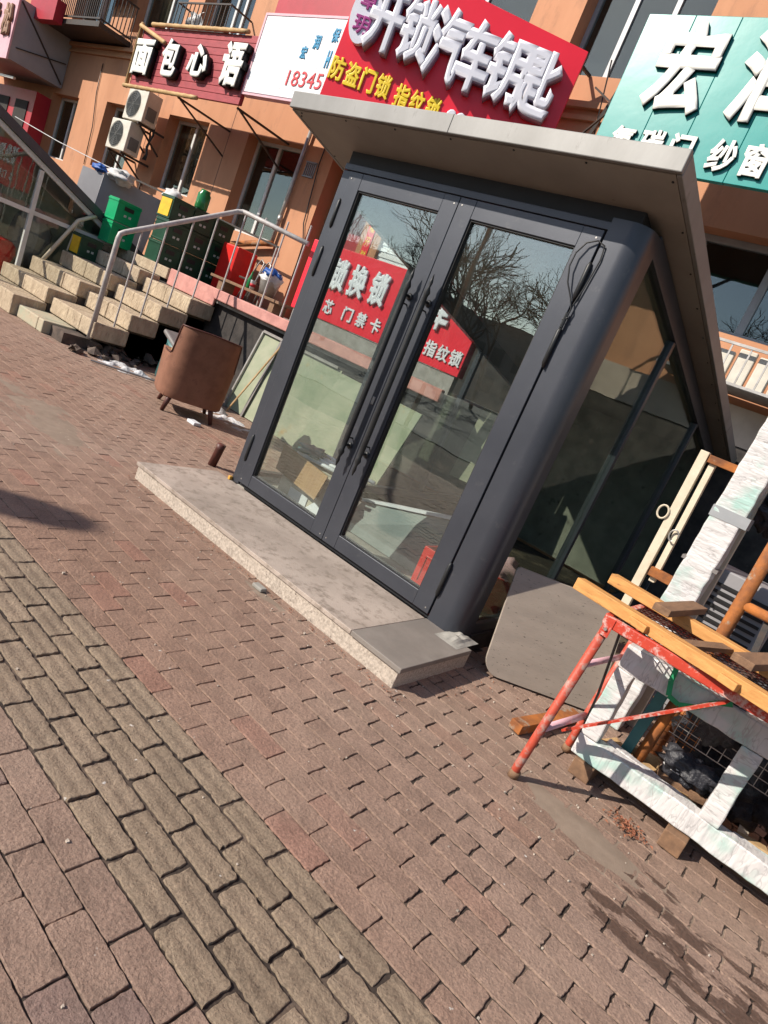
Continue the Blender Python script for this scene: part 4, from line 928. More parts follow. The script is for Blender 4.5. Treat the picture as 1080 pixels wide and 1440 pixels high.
# panels leaning against the terrace wall (seen beside and through the left door)
t = thing('propped_sheet', 'mouldy green white panel in a thin frame leaning left of the entrance', 'panel', (-2.5, 2.2, GZ))
MB().prism([(-3.02, 2.16, GZ + .01), (-1.55, 2.16, GZ + .01), (-1.55, 2.34, .90), (-3.0, 2.34, .92)], (0, .02, 0)).build('sheet', M['leanpanel'], t)
mb = MB(); mb.bar((-3.02, 2.145, GZ), (-2.99, 2.325, .92), .03, .025); mb.bar((-2.98, 2.32, .93), (-1.60, 2.32, .915), .03, .03); mb.build('frame', M['galv'], t)
MB().bar((-2.66, 2.14, GZ), (-2.62, 2.32, .92), .05, .012).build('brace', M['tarp'], t)
MB().tube([(-2.80, 2.02, GZ), (-2.56, 2.30, .90)], .012, 6).build('stick', M['woodpale'], t)
t = thing('stained_sheet', 'large yellow green stained panel leaning behind the left door glass', 'panel', (-.9, 2.1, GZ))
MB().prism([(-1.50, 1.95, GZ + .03), (-.26, 1.95, GZ + .03), (-.26, 2.26, .86), (-1.48, 2.26, .88)], (0, .03, 0)).build('sheet', M['leanpanel'], t, bevel=.004)

# ------------------------------------------------------------------ armchair
ax_ = Vector((.26, .49, 0)).normalized()      # along the back, from its left to its right foot
yaw = math.atan2(ax_.y, ax_.x)
ch = thing('armchair', 'worn brown velvet armchair with torn arm, its back turned to the street', 'armchair', (-2.30, 1.06, GZ), yaw)
def arc_shell(u0, u1, z0, z1f, thick, n=30):
    """U-shaped padded shell in plan: local x along the back, local y away from the camera"""
    pts = []
    for i in range(n + 1):
        u = i / n
        a = math.pi * u
        x = -.30 * math.cos(a); y = -.26 + (1 - math.sin(a) ** .55) * .46
        pts.append((x, y, u))
    return pts
def shell(u, v):
    a = math.pi * u; ca = math.cos(a); x = -.345 * math.copysign(abs(ca) ** .62, ca) * (1 + .05 * v); y = -.28 + (1 - max(0, math.sin(a)) ** .36) * .56 - .05 * v * max(0, math.sin(a))
    bk = max(0, math.sin(a)) ** .8
    top = .60 + .30 * min(1, max(0, (bk - .60) / .10)) - .02 * abs(ca)
    return Vector((x, y, .15 + (top - .15) * v))
nu, nv = 40, 10; mb = MB(); T = .075
for side in (0, 1):
    pass
outer = [[shell(i / nu, j / nv) for i in range(nu + 1)] for j in range(nv + 1)]
def inner_pt(p, u):
    a = math.pi * u; c = Vector((0, .15, p.z)); d = (c - p); d.z = 0
    return p + d.normalized() * T
vs = [p for row in outer for p in row] + [inner_pt(p, i / nu) for row in outer for i, p in enumerate(row)]
w = nu + 1; n0 = w * (nv + 1); fs = []
for j in range(nv):
    for i in range(nu):
        a = j * w + i; fs.append((a, a + 1, a + w + 1, a + w)); fs.append((n0 + a, n0 + a + w, n0 + a + w + 1, n0 + a + 1))
for i in range(nu):
    a = nv * w + i; fs.append((a, a + 1, n0 + a + 1, n0 + a)); fs.append((i, n0 + i, n0 + i + 1, i + 1))
for j in range(nv):
    a = j * w; fs.append((a, a + w, n0 + a + w, n0 + a)); a = j * w + nu; fs.append((a, n0 + a, n0 + a + w, a + w))
mb.add(vs, fs).build('back', M['brown'], ch, world=False, smooth=False, bevel=.012)
for p in bpy.data.objects['back'].data.polygons: p.use_smooth = True
MB().tube([shell(.02 + .96 * k / 60, 1) + Vector((0, 0, .002)) for k in range(61)], .008, 6).build('piping', M['brownwood'], ch, world=False, smooth=True)
for uu in (): MB().tube([shell(uu, .04 + .94 * k / 14) + (shell(uu, k / 14) - Vector((0, .15, shell(uu, k / 14).z))).normalized() * .002 for k in range(15)], .0035, 5).build('seam', M['brownwood'], ch, world=False, smooth=True)
blob((0, .06, .34), .27, .30, .10, 3, .05, 24, 14).build('seat', M['brown'], ch, world=False, smooth=True)
mb = MB(); mb.box(-.29, .29, -.22, .28, .14, .22).build('base', M['brown'], ch, world=False, bevel=.02)
for sx, sy, sp_ in ((-1, -1, 1), (1, -1, 1), (-1, 1, 1), (1, 1, 1)):
    MB().tube([(sx * .20, sy * .20, .22), (sx * .255, sy * (.25 if sy < 0 else .27), 0)], [.034, .020], 8).build('leg', M['brownwood'], ch, world=False, smooth=True)
blob((-.29, .04, .52), .05, .10, .07, 6, .9).build('torn_stuffing', M['foam'], ch, world=False, smooth=False)
mb = MB(); 
for k in range(5): mb.bar((-.335, -.10 + .05 * k, .56 - .02 * k), (-.345, .02 + .03 * k, .36), .006, .02)
mb.build('loose_strip', M['brownwood'], ch, world=False)

# teal bin behind the chair
t = thing('waste_bin', 'teal plastic bin with grey lid tipped against the terrace wall', 'bin', (-3.6, 1.6, GZ))
mb = MB().lathe([(.17, 0), (.24, .46), (.25, .47)], (0, 0, 0), 20); mb.xform(Matrix.Translation((-3.55, 1.62, GZ + .05)) @ Matrix.Rotation(R(22), 4, 'Y')); mb.build('body', M['teal'], t, smooth=True)
mb = MB().box(-.27, .27, -.22, .22, .475, .53); mb.xform(Matrix.Translation((-3.55, 1.62, GZ + .05)) @ Matrix.Rotation(R(22), 4, 'Y')); mb.build('lid', M['tarp'], t, bevel=.02)
# snow remnants
def snow(x0, x1, y0, y1, seed, nm='snow', lab=None):
    def fn(u, v):
        x = x0 + (x1 - x0) * u; y = y0 + (y1 - y0) * v
        k = math.sin(math.pi * u) * math.sin(math.pi * v); h = (k ** .6) * (.05 + .05 * noise.noise(Vector((x * 4, y * 4, seed)))) - .03 + .07 * noise.noise(Vector((x * 9, y * 9, seed + 3))) * k
        return (x, y, GZ + h - .005)
    return MB().grid(fn, 60, 24).build(nm, M['snow'], smooth=True)
s1 = snow(-3.6, -1.7, 1.35, 1.95, 2); tag(s1, 'strip of dirty old snow under and behind the armchair', 'snow', kind='stuff')
s2 = snow(-4.35, -3.4, .85, 1.55, 6); tag(s2, 'small patch of grey snow at the foot of the stairs', 'snow', kind='stuff')
mb = MB().tube([(-3.75, .72, GZ + .02), (-3.4, 1.35, GZ + .03)], .012, 6).build('metal_rod', M['galv']); tag(mb, 'thin grey rod lying on the pavement by the stairs', 'rod')
o = MB().box(-1.95, -1.82, .86, .95, GZ, GZ + .035).build('white_carton', M['whiteboard'], bevel=.008); tag(o, 'small white carton lying on the paving in front of the armchair', 'carton')
o = MB().tube([(-.70, .29, GZ - .01), (-.68, .30, GZ + .16), (-.675, .30, GZ + .20)], [.036, .036, .039], 14).build('pipe_stub', M['brownwood'], smooth=True); tag(o, 'short rusty brown pipe stub sticking out of the paving beside the granite step', 'pipe stub')

# ------------------------------------------------------------------ leaning grey board at right of the column
t = thing('leaning_board', 'weathered grey board with rounded corners leaning beside the column, half in shade', 'board', (2.5, .3, GZ))
e1 = Vector((.751, .660, 0)); e2 = Vector((-.660 * .36, .751 * .36, 1)).normalized(); o0 = Vector((2.31, .089, GZ + .012))
def rr(w, h, r0, r1, r2, r3, seg=8):
    P = []
    for (cx, cz, r_, a0) in ((w - r1, r1, r1, -90), (w - r2, h - r2, r2, 0), (r3, h - r3, r3, 90), (r0, r0, r0, 180)):
        for k in range(seg + 1):
            a = R(a0 + 90 * k / seg); P.append((cx + r_ * math.cos(a), cz + r_ * math.sin(a)))
    return P
MB().prism([o0 + e1 * (a - .03) + e2 * b for a, b in rr(.74, .64, .10, .03, .05, .03)], e1.cross(Vector((0, 0, 1))) * -.018).build('board', M['board'], t, bevel=.003)
o = MB().bar((2.69, -.28, GZ + .035), (2.80, .30, GZ + .035), .07, .05, (0, 0, 1)).build('channel', M['rust'], bevel=.003)
tag(o, 'short rusty steel channel lying on the paving behind the trestle foot', 'steel offcut')

# ------------------------------------------------------------------ orange trestle
t = thing('trestle', 'scuffed orange red steel trestle with a rusty mesh top', 'trestle', (3.4, -.35, GZ))
X0, X1, YA, Yb, TZ = 2.905, 4.25, -.655, -.08, .705
mb = MB(); mb.bar((X0, YA, TZ), (X1, YA, TZ), .028, .045); mb.build('beam', M['orange'], t, bevel=.005)
mb = MB(); mb.bar((X0, Yb, TZ), (X1, Yb, TZ), .028, .045); mb.build('beam', M['orange'], t, bevel=.005)
for x in (X0 + .005, X1 - .005): MB().bar((x, YA + .014, TZ), (x, Yb - .014, TZ), .028, .042).build('end_bar', M['orange'], t, bevel=.004)
for (x, y, xt) in ((2.869, -.626, 2.925), (2.907, -.076, 2.945), (4.28, -.626, 4.22), (4.28, -.076, 4.22)):
    MB().tube([(x, y, GZ + .002), (x, y, GZ + .05), (xt, y - (.02 if y < -.3 else -.0), TZ - .02)], .0195, 12).build('leg', M['orangeleg'], t, smooth=True)
    MB().tube([(x, y, GZ), (x + .003, y, GZ + .035)], .0245, 12).build('foot', M['woodold'], t, smooth=True)
MB().tube([(2.893, -.63, .155), (2.915, -.08, .10)], .016, 8).build('brace', M['pinksign'], t, smooth=True)
MB().tube([(2.913, -.64, .49), (2.93, -.08, .45)], .014, 8).build('brace', M['pinksign'], t, smooth=True)
MB().bar((2.905, -.33, .075), (3.41, -.62, .665), .010, .036, (0, 1, 0)).build('brace', M['orange'], t)
MB().box(2.912, 2.95, YA - .018, YA - .0145, TZ - .06, TZ + .02).build('gusset', M['orange'], t)
MB().tube([(2.93, YA - .026, TZ - .03), (2.93, YA - .018, TZ - .03)], .007, 8).build('bolt', M['galv'], t)
MB().tube([(2.96, -.55, .66), (2.955, -.30, .30), (2.93, -.08, .0)], .006, 6).build('cord', M['black'], t)
# expanded metal top: crossing strips
mb = MB(); nx = 60; x0, x1 = X0 + .02, X1 - .02; y0, y1 = YA + .016, Yb - .016
step = .040
k = -20
for sgn in (1, -1):
    k = -15
    while k < 50:
        xa = x0 + k * step; 
        # strip from (xa, y0) to (xa + sgn*(y1-y0)*.55, y1), clipped to the frame
        dx = sgn * (y1 - y0) * .75; pa = [xa, y0]; pb = [xa + dx, y1]
        if sgn < 0: pa[0] += .4; pb[0] += .4
        ok = True
        for P_, Q_ in ((pa, pb), (pb, pa)):
            for lim, cmp in ((x0, -1), (x1, 1)):
                if (P_[0] - lim) * cmp > 0:
                    if (Q_[0] - lim) * cmp > 0: ok = False; break
                    tt = (lim - P_[0]) / (Q_[0] - P_[0]); P_[1] = P_[1] + (Q_[1] - P_[1]) * tt; P_[0] = lim
            if not ok: break
        if ok and abs(pa[0] - pb[0]) + abs(pa[1] - pb[1]) > .03:
            mb.bar((pa[0], pa[1], TZ + .012 + (.002 if sgn > 0 else 0)), (pb[0], pb[1], TZ + .012 + (.002 if sgn > 0 else 0)), .006, .003)
        k += 1
mb.build('mesh_top', M['mesh'], t)
t = thing('dark_sheet', 'dark maroon sheet lying on the trestle mesh under the timber', 'sheet', (3.5, -.3, TZ + .02))
MB().prism([(2.99, -.60, TZ + .018), (4.1, -.60, TZ + .018), (4.1, -.35, TZ + .018), (3.03, -.42, TZ + .018)], (0, 0, .004)).build('sheet', M['mesh'], t)

# timber frame lying on the trestle
t = thing('timber_rack', 'ladder-like frame of fresh orange planks lying across the trestle', 'timber', (3.3, -.35, .75))
ZT = .757
MB().bar((2.72, -.555, ZT), (4.0, -.80, ZT), .062, .050, n=8, jit=.0012).build('plank', M['wood'], t, bevel=.003)
MB().bar((2.72, -.085, ZT + .002), (4.0, -.30, ZT + .002), .065, .050, n=8, jit=.0012).build('plank', M['wood'], t, bevel=.003)
MB().bar((3.03, -.40, ZT + .042), (3.09, .10, ZT + .046), .075, .032).build('cross_piece', M['woodold'], t, bevel=.003)
MB().bar((3.38, -.52, ZT + .042), (3.52, .02, ZT + .046), .085, .032).build('cross_piece', M['woodold'], t, bevel=.003)
MB().bar((3.02, -.665, ZT - .005), (3.04, -.60, ZT - .006), .08, .03).build('block', M['wood'], t, bevel=.003)
MB().bar((3.38, -.74, ZT - .005), (3.40, -.685, ZT - .006), .07, .03).build('block', M['wood'], t, bevel=.003)
MB().bar((3.18, -.60, ZT - .0), (3.30, -.20, ZT - .0), .05, .02).build('batten', M['woodold'], t)

# wrapped window frame standing behind the trestle legs
t = thing('wrapped_window', 'upright window frame wound in white plastic film, under the trestle', 'window frame', (3.5, -.2, GZ))
ya = -.235; yb_ = -.155; zb = -.035; zt_ = .53
def wbar(p, q, w_, h_, up=(0, 0, 1)):
    p = Vector(p); q = Vector(q); n = max(4, int((q - p).length / .05)); return MB().bar(p, q, w_, h_, up, n=n, jit=.0038)
wbar((2.955, -.195, zb + .055), (4.6, -.195, zb + .055), .08, .105).build('bottom_rail', M['wraph'], t, bevel=.006)
wbar((2.955, -.195, zt_ - .03), (4.6, -.195, zt_ - .03), .08, .12).build('top_rail', M['wraph'], t, bevel=.006)
wbar((2.997, -.195, zb + .108), (2.997, -.195, zt_ - .09), .085, .082, (0, 1, 0)).build('stile', M['wrapv'], t, bevel=.006)
wbar((3.562, -.195, zb + .108), (3.562, -.195, zt_ - .09), .085, .082, (0, 1, 0)).build('mullion', M['wrapv'], t, bevel=.006)
wbar((4.12, -.195, zb + .108), (4.12, -.195, zt_ - .09), .085, .082, (0, 1, 0)).build('mullion', M['wrapv'], t, bevel=.006)
t = thing('wrapped_bar', 'slim white wrapped bar lying just behind the bottom rail', 'window frame', (3.3, -.1, 0))
wbar((3.06, -.11, .055), (3.50, -.11, .03), .05, .04).build('bar', M['wraph'], t, bevel=.005)
wbar((3.66, -.11, .03), (4.3, -.11, .03), .05, .04).build('bar', M['wraph'], t, bevel=.005)
t = thing('wood_block', 'dark square timber block propping up the wrapped frame', 'block', (3.5, -.2, GZ))
MB().box(3.445, 3.54, -.29, -.10, GZ, zb - .002).build('block', M['woodold'], t, bevel=.004)
o = MB().box(4.2, 4.3, -.28, -.10, GZ, zb - .002).build('wood_block', M['woodold'], bevel=.004); tag(o, 'timber block under the far right end of the wrapped frame', 'block')
o = MB().box(2.99, 3.09, -.25, -.08, GZ, zb - .002).build('wood_block', M['woodold'], bevel=.004); tag(o, 'timber block in the shade under the left corner of the wrapped frame', 'block')
# tall wrapped profile
t = thing('wrapped_profile', 'tall thick profile wound in wrinkled white plastic film, standing behind the timber', 'window frame', (2.9, .6, GZ))
wbar((2.905, .62, GZ + .002), (2.965, .62, 2.4), .16, .13, (0, 1, 0)).build('profile', M['wrapv'], t, bevel=.008)
MB().box(2.850, 3.046, .5525, .684, 1.20, 1.262).build('tape', M['pvcgrey'], t)
MB().box(2.835, 3.030, .5530, .684, .93, .95).build('tape', M['tarp'], t)
# cream steel frame
t = thing('cream_gate', 'rust-flecked cream steel frame with an orange rusty top bar behind the timber', 'steel frame', (2.65, .75, GZ))
MB().bar((2.66, .75, GZ), (2.648, .75, 1.505), .05, .045, (0, 1, 0)).build('post', M['cream'], t, bevel=.003)
MB().bar((2.722, .77, .70), (2.71, .77, 1.46), .035, .04, (0, 1, 0)).build('post', M['cream'], t, bevel=.003)
MB().bar((3.0, .77, GZ), (3.0, .77, 1.50), .05, .045, (0, 1, 0)).build('post', M['cream'], t, bevel=.003)
MB().bar((2.68, .75, 1.475), (2.975, .75, 1.475), .04, .045).build('top_bar', M['rust'], t, bevel=.003)
MB().bar((2.69, .745, .76), (2.975, .745, .76), .05, .055).build('lower_bar', M['rust'], t, bevel=.003)
MB().tube([(2.63 - .028 + .03 * math.cos(a), .72, 1.10 + .04 * math.sin(a)) for a in [2 * math.pi * k / 16 for k in range(17)]], .006, 6).build('ring', M['cream'], t)
MB().tube([(2.715 + .025 * math.cos(a), .73, 1.00 + .035 * math.sin(a)) for a in [2 * math.pi * k / 16 for k in range(14)]], .005, 6).build('ring', M['galv'], t)
# rusty posts
t = thing('rusty_frame', 'heavy rust orange tube frame behind the tall wrapped profile', 'steel frame', (3.2, .5, GZ))
MB().tube([(3.20, .5, GZ), (3.20, .5, 1.55)], .034, 12).build('post', M['rust'], t, smooth=True)
MB().tube([(3.20, .5, .86), (3.9, .5, .86)], .027, 10).build('rail', M['rust'], t, smooth=True)
MB().tube([(3.20, .5, .20), (3.9, .5, .20)], .027, 10).build('rail', M['rust'], t, smooth=True)
MB().tube([(2.95, .45, .66), (3.20, .45, .62)], .025, 10).build('rail', M['rust'], t, smooth=True)
t = thing('angle_bar', 'thin dark steel bar leaning among the rusty tubes', 'steel bar', (3.4, .4, GZ))
MB().bar((3.45, .30, GZ), (3.30, .62, 1.25), .03, .03, (0, 1, 0)).build('bar', M['blackmetal'], t)
t = thing('cream_batten', 'cream painted batten leaning behind the short brown cross piece', 'batten', (3.6, .4, GZ))
MB().bar((3.72, .25, GZ), (3.52, .50, 1.05), .045, .02, (0, 1, 0)).build('batten', M['cream'], t)
t = thing('rope_coil', 'loose coil of pale rope lying on the timber offcuts', 'rope', (3.35, 0, .08))
MB().tube([(3.36 + (.05 + .002 * k % .02) * math.cos(k * .5), .02 + (.04) * math.sin(k * .5), .085 + .0012 * k) for k in range(40)], .005, 5).build('rope', M['cloth'], t, smooth=True)
t = thing('brick_pair', 'broken grey brick lying on the ground inside the wrapped frame', 'brick', (3.2, .1, GZ))
MB().bar((3.10, .02, -.075), (3.28, .06, -.07), .09, .06, n=3, jit=.004).build('brick', M['rubble'], t, bevel=.005)
# clutter in the dark behind the wrapped frame
t = thing('grey_appliance', 'old grey vented metal cabinet behind the timber', 'cabinet', (3.0, 1.1, GZ))
MB().box(2.78, 3.35, 1.15, 1.55, GZ, .92).build('casing', M['greysheet'], t, bevel=.01)
mb = MB(); [mb.box(2.80, 3.30, 1.138, 1.149, .50 + .045 * k, .52 + .045 * k) for k in range(8)]; mb.build('vent', M['black'], t)
t = thing('wire_netting', 'rusty wire grid panel leaning in the clutter', 'wire panel', (3.3, .2, GZ))
mb = MB()
for k in range(8): mb.bar((3.12 + .035 * k, .06, .08), (3.12 + .035 * k, .12, .56), .003, .003)
for k in range(13): mb.bar((3.11, .062 + .005 * k, .09 + .037 * k), (3.38, .062 + .005 * k, .09 + .037 * k), .003, .003)
mb.build('grid', M['rust'], t)
t = thing('wire_netting', 'pale wire grid panel hanging behind the top rail of the wrapped frame', 'wire panel', (3.7, -.1, .2))
mb = MB()
for k in range(22): mb.bar((3.28 + .05 * k, -.125, .28), (3.28 + .05 * k, -.125, .66), .003, .003)
for k in range(9): mb.bar((3.26, -.122, .28 + .045 * k), (4.4, -.122, .28 + .045 * k), .003, .003)
mb.build('grid', M['galv'], t)
t = thing('orange_post', 'short orange rusty post standing among the offcuts', 'post', (3.2, .1, GZ))
MB().tube([(3.19, .0, GZ), (3.22, .03, .52)], .026, 12).build('post', M['rust'], t, smooth=True)
t = thing('grey_post', 'grey green flat bar standing beside the orange post', 'bar', (3.15, 0, GZ))
MB().bar((3.13, -.04, GZ), (3.16, -.02, .50), .05, .02, (0, 1, 0)).build('bar', M['teal'], t)
labs = ['pale offcut nearest the left stile of the wrapped frame', 'pale split offcut lying behind the slim white bar', 'short pale offcut beside the orange post', 'brown flat offcut in the middle of the wrapped frame opening',
        'knotty pale offcut left of the mullion', 'dark offcut lying deepest behind the orange post', 'pale knotty offcut right of the mullion', 'brown rounded offcut far right behind the mullion']
offc = [((3.05, -.06, .00), (3.10, .04, .02), .07, .05, 'woodpale'), ((3.14, .06, .04), (3.28, .10, .04), .05, .04, 'woodpale'), ((3.22, -.08, .02), (3.27, .02, .02), .05, .04, 'woodpale'), ((3.30, .0, .03), (3.52, .05, .05), .10, .04, 'woodold'),
        ((3.36, -.09, .02), (3.46, -.05, .02), .05, .05, 'woodpale'), ((3.1, .16, -.05), (3.5, .2, -.05), .08, .06, 'woodold'), ((3.68, -.06, .02), (3.80, -.02, .02), .06, .05, 'woodpale'), ((3.8, .02, .02), (4.0, .06, .02), .06, .05, 'woodold')]
for lb, (a, b, w_, h_, mt) in zip(labs, offc):
    o = MB().bar(a, b, w_, h_, n=3, jit=.004).build('timber_offcut', M[mt], bevel=.004); tag(o, lb, 'offcut', 'timber offcuts in the clutter')
o = MB(); o.box(3.0, 4.4, -.06, .25, GZ, -.09); o = o.build('black_board', M['woodold']); tag(o, 'dirty board lying flat under the clutter', 'board')
for (c, r_, s_, lb) in (((3.55, .30, .25), (.28, .16, .30), 1, 'crumpled black plastic sack behind the mullion'), ((3.40, .02, .12), (.14, .06, .07), 4, 'grey black rag lying inside the wrapped frame'), ((3.95, .25, .3), (.3, .2, .35), 7, 'black plastic sack filling the right hand frame opening'), ((3.08, .85, 1.35), (.10, .10, .13), 9, 'black plastic bag hanging right of the tall wrapped profile')):
    o = blob(c, *r_, s_, .5, 30, 20, 3).build('plastic_sack', M['sack'], smooth=True); tag(o, lb, 'sack', 'black plastic sacks')
o = blob((3.43, -.165, .47), .10, .05, .11, 12, .6, 20, 14, 3).build('grey_film', M['sack'], smooth=True); tag(o, 'loose dark grey film bunched on the top rail of the wrapped frame', 'film')
o = MB(); pth = [(3.17, -.245, .60), (3.18, -.255, .52), (3.20, -.262, .46), (3.25, -.265, .45), (3.31, -.262, .48), (3.37, -.256, .545), (3.42, -.25, .57)]
for a, b in zip(pth, pth[1:]): o.bar(a, b, .003, .022, (0, 0, 1) if abs(a[2] - b[2]) < .04 else (1, 0, 0))
o = o.build('green_strap', M['strap']); tag(o, 'green packing strap looped over the top rail of the wrapped frame', 'strap')
# dry leaves litter
mb = MB(); 
for k in range(160):
    x = 3.33 + rnd.gauss(0, .045); y = -.36 + rnd.gauss(0, .035); a = rnd.uniform(0, 6.28); s_ = rnd.uniform(.005, .014); z = GZ + .006 + rnd.uniform(0, .012)
    mb.add([(x + s_ * math.cos(a), y + s_ * math.sin(a), z), (x + s_ * .5 * math.cos(a + 2), y + s_ * .5 * math.sin(a + 2), z + .006), (x + s_ * math.cos(a + 3.1), y + s_ * math.sin(a + 3.1), z + .002), (x + s_ * .5 * math.cos(a - 2), y + s_ * .5 * math.sin(a - 2), z + .005)], [(0, 1, 2, 3)])
for k in range(200):
    x = rnd.uniform(-.3, 2.3); y = -.735 - abs(rnd.gauss(0, .02)); 
    if rnd.random() < .35: x = 2.25 + rnd.gauss(0, .12); y = -.1 + rnd.gauss(0, .25)
    a = rnd.uniform(0, 6.28); s_ = rnd.uniform(.003, .009); z = GZ + .004
    mb.add([(x + s_ * math.cos(a), y + s_ * math.sin(a), z), (x + s_ * .5 * math.cos(a + 2), y + s_ * .5 * math.sin(a + 2), z + .005), (x + s_ * math.cos(a + 3.1), y + s_ * math.sin(a + 3.1), z + .001), (x + s_ * .5 * math.cos(a - 2), y + s_ * .5 * math.sin(a - 2), z + .003)], [(0, 1, 2, 3)])
o = mb.build('leaf_litter', M['leafbrown']); tag(o, 'red brown leaf crumbs scattered on the paving', 'litter', kind='stuff')
mb = MB()
for k in range(260):
    x = rnd.uniform(-1.5, 4.0); y = rnd.uniform(-2.6, -.78) if rnd.random() < .45 else rnd.uniform(-.95, -.73)
    if k > 200: x = rnd.uniform(2.2, 3.4); y = rnd.uniform(-.9, .1)
    s_ = rnd.uniform(.0016, .0045) * (1.6 if rnd.random() < .1 else 1); a = rnd.uniform(0, 3)
    pts = [Vector((x + s_ * q * math.cos(a + b_), y + s_ * math.sin(a + b_), 0)) for b_, q in ((0, 1.3), (1.3, 1), (2.6, 1.2), (4.1, 1))]
    mb.prism([p + Vector((0, 0, GZ - .002)) for p in pts], (s_ * .2, s_ * .1, s_ * 1.1 + .002))
o = mb.build('grit', M['granite']); tag(o, 'scattered pale grit and pebbles on the paving', 'grit', kind='stuff')
o = MB().box(1.21, 1.29, -.80, -.755, GZ, GZ + .022).build('stone_chip', M['concrete'], bevel=.006); tag(o, 'small loose stone chip against the granite step', 'stone')

# shop window tray, right edge
t = thing('window_tray', 'galvanised basket of white marble offcuts hung under the right window', 'tray', (2.0, 3.6, 2.2))
mb = MB()
for z in (2.26, 2.62): mb.box(1.45, 2.9, 3.55, 3.575, z, z + .025); mb.box(1.45, 1.475, 3.575, YB - .01, z, z + .025); mb.box(2.875, 2.9, 3.575, YB - .01, z, z + .025)
for k in range(9): mb.box(1.45 + k * .178, 1.465 + k * .178, 3.556, 3.57, 2.285, 2.62)
mb.box(1.475, 2.875, 3.575, YB - .02, 2.255, 2.265)
mb.build('basket', M['galv'], t)
for k in range(7):
    a = rnd.uniform(-.05, .05); MB().box(1.50 + k * .19, 1.66 + k * .19, 3.65, 3.72, 2.27, 2.60 + a).build('stone_piece', M['acwhite'], t, bevel=.01)

# ------------------------------------------------------------------ twin entrance at far left
t = thing('twin_entrance', 'second glazed entrance with a dark sloping roof edge beyond the stairs', 'entrance', (-8.2, 1.4, GZ))
XT = -7.12; s2_ = -.435
def z2(y): return 2.24 + s2_ * (y - .41)
mb = MB(); mb.prism([(XT - 2.3, -.5, z2(-.5)), (XT - 2.3, 3.1, z2(3.1)), (XT - 2.3, 3.1, z2(3.1) - .12), (XT - 2.3, -.5, z2(-.5) - .12)], (2.4, 0, 0)); mb.build('roof', M['frame'], t)
f = MB()
f.prism([(XT - .03, -.3, z2(-.3) - .125), (XT - .03, 3.0, z2(3.0) - .125), (XT - .03, 3.0, z2(3.0) - .20), (XT - .03, -.3, z2(-.3) - .20)], (.06, 0, 0))
f.box(XT - .027, XT + .027, 1.10, 1.16, GZ, z2(1.16) - .205); f.box(XT - .027, XT + .027, -.3, -.22, GZ, z2(-.22) - .205)
f.box(XT - .022, XT + .022, -.22, 1.10, 1.09, 1.15); f.box(XT - .022, XT + .022, 1.16, 2.7, 1.09, 1.15); f.box(XT - .025, XT + .025, -.22, 1.10, GZ, GZ + .06)
f.build('side_frame', M['pvc'], t, bevel=.003)
MB().prism([(XT - .004, -.25, GZ), (XT - .004, 2.95, GZ), (XT - .004, 2.95, z2(2.95) - .20), (XT - .004, -.25, z2(-.25) - .20)], (.008, 0, 0)).build('side_pane', M['clearglass'], t)
MB().box(XT - 2.2, XT - .04, -.3, -.24, 0, 2.3).build('door', M['clearglass'], t)
MB().prism([(XT - 1.3, -.2, GZ), (XT - 1.3, 2.85, GZ), (XT - 1.3, 2.85, z2(2.85) - .14), (XT - 1.3, -.2, z2(-.2) - .14)], (-.05, 0, 0)).build('reflection_board', M['leanpanel'], t)  # pale backing added to imitate the pane's grey-green reflections
mb = MB(); mb.box(XT - 2.25, XT - 2.15, -.3, 3, GZ, .95); mb.box(XT - 2.2, XT - .04, 2.9, 3.0, GZ, .95); mb.build('rear_wall', M['concrete'], t)
t = thing('reflection_blobs', 'pale rounded blobs standing in for reflections in the side glass of the far entrance', 'sack', (-7.8, 1, GZ))
for k, (y, z, r_) in enumerate(((.2, .6, .55), (.9, .9, .5), (1.7, .7, .5))): blob((-8.2 - .1 * k, y, z), .35, r_ * .6, r_, 20 + k, .25).build('sack', M['concrete'], t, smooth=True)  # solid blobs imitate boulder-like reflections in the side pane
o = blob((-7.7, .35, 1.70), .18, .22, .16, 31, .3).build('orange_bag', M['redplastic'], smooth=True); tag(o, 'orange red bag hanging inside the far entrance', 'bag')
o = blob((-7.6, .9, .35), .2, .35, .3, 35, .3).build('red_bundle', M['redplastic'], smooth=True); tag(o, 'dark red bundle low behind the glass of the far entrance', 'bundle')
# overhead wire
o = MB().tube([(-14.0, 3.2, 2.75), (-11.5, 3.1, 2.5), (-8.9, 3.0, 2.30)], .008, 5).build('cord', M['cloth']); tag(o, 'pale cord stretched from the shop front down to the grey sheet', 'cord')

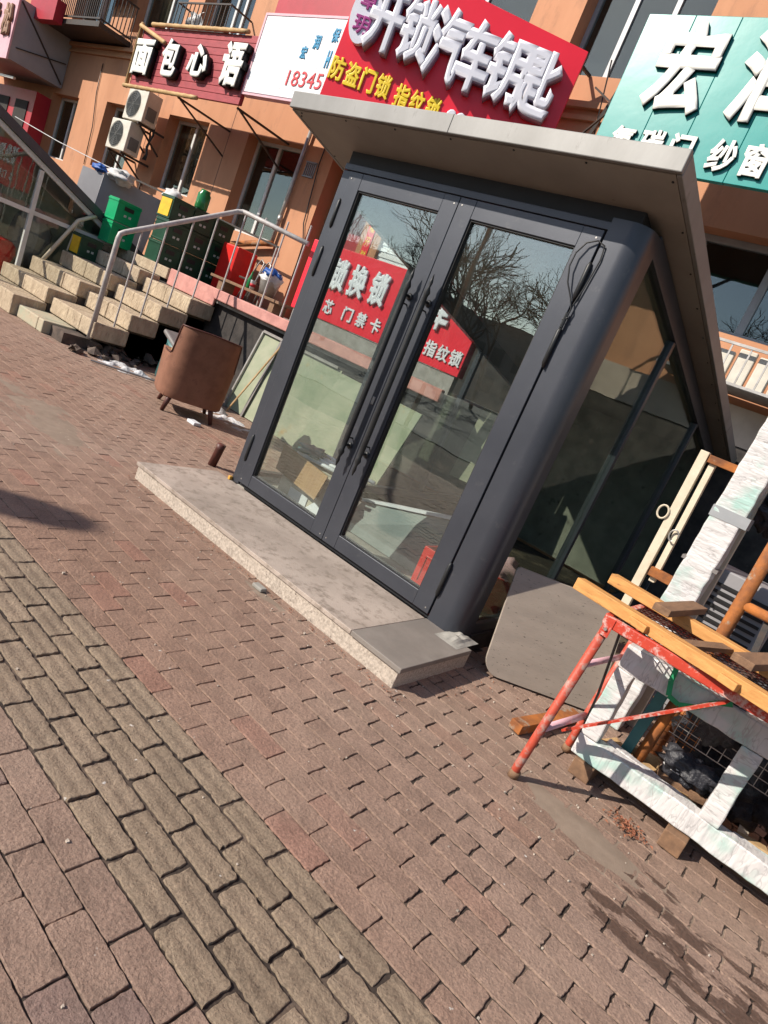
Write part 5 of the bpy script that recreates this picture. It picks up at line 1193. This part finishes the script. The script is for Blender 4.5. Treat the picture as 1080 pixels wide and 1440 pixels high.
# ------------------------------------------------------------------ across the street (seen mirrored in the glass)
def bare_tree(loc, h, seed, name='bare_tree'):
    r = random.Random(seed); t = thing(name, 'leafless street tree across the road, mirrored in the entrance glass', 'tree', loc, 0, 'bare street trees')
    trunk = MB(); crown = MB()
    def grow(mb, p, d, L, rad, depth):
        n = 3; path = [p]; q = p
        for i in range(n):
            d = (d + Vector((r.gauss(0, .10), r.gauss(0, .10), r.gauss(0, .06) + .03))).normalized(); q = q + d * (L / n); path.append(q)
        mb.tube(path, [rad * (1 - .35 * i / n) for i in range(n + 1)], 5 if depth < 3 else 3, False)
        if depth >= 6: return
        kids = 3 if depth < 5 else 2
        for k in range(kids):
            a = r.uniform(0, 6.28); sp_ = r.uniform(.35, .75); perp = d.orthogonal().normalized(); perp = Matrix.Rotation(a, 3, d) @ perp
            nd = (d * math.cos(sp_) + perp * math.sin(sp_)).normalized(); base = path[-1] if k == 0 else path[-1 - r.randint(0, 1)]
            grow(crown, base, nd, L * r.uniform(.62, .82), rad * (.62 if k else .7), depth + 1)
    grow(trunk, Vector(loc), Vector((0, 0, 1)), h * .26, h * .012, 0)
    trunk.build('trunk', M['bark'], t); crown.build('crown', M['bark'], t)
for i, (x, y, h) in enumerate(((-15, -25, 12), (-21.5, -27, 12), (-11, -29, 13), (-26, -24, 11), (-6, -27, 11), (-18, -33, 14), (-13, -36, 14), (-24, -38, 15), (-30, -31, 12), (-3.5, -25, 14), (.5, -27, 14))):
    bare_tree((x, y, GZ), h, 40 + i)
def block(x0, x1, y0, y1, h, lab):
    t = thing('distant_block', lab, 'building', ((x0 + x1) / 2, y1, GZ))
    MB().box(x0, x1, y0, y1, GZ, h).build('wall', M['farwall'], t); mb = MB()
    nx = int((x1 - x0) / 2.4); nz = int(h / 2.9)
    for i in range(nx):
        for j in range(nz): mb.box(x0 + .6 + i * 2.4, x0 + 1.8 + i * 2.4, y1 + .005, y1 + .02, .9 + j * 2.9, 2.3 + j * 2.9)
    mb.build('window', M['fardark'], t)
block(-62, -47, -62, -52, 10.5, 'tallest dim apartment block mirrored in the door glass')
block(-46, -38, -60, -51, 8.5, 'mid height dim block mirrored in the door glass')
block(-37, -20, -62, -52, 7.4, 'long low dim block mirrored in the door glass')
block(-19, 20, -60, -50, 8.2, 'long dim block directly across the road')
# lamp-shaped caster added outside the picture to throw the long shadow at left
t = thing('shadow_caster', 'tall grey lamp-shaped shadow caster, added outside the picture for the long shadow on the paving', 'shadow caster', (-5.02, -8.90, GZ))
hd = Vector((.9, 1.25, 0)).normalized(); tip = Vector((.52, -1.40, GZ)) - Vector((.9, 1.25, -1)) * 5.2
MB().tube([(-5.02, -8.90, GZ), (-5.02, -8.90, 4.6), tuple(Vector((-5.02, -8.90, 5.0))), tuple(tip - hd * .9 + Vector((0, 0, .05)))], [.07, .05, .045, .035], 12).build('pole', M['galv'], t, smooth=True)
c = tip - hd * .45
mb = MB(); sd_ = hd.cross(Vector((0, 0, 1)))
def lh(u, v):
    th = 2 * math.pi * u; x = -1 + 2 * v; r_ = max(0.0, 1 - abs(x) ** 3) ** .5
    return c + hd * (x * .50) + sd_ * (math.cos(th) * r_ * .17) + Vector((0, 0, math.sin(th) * r_ * .09))
mb.grid(lh, 20, 16).build('caster_head', M['greysheet'], t, smooth=True)
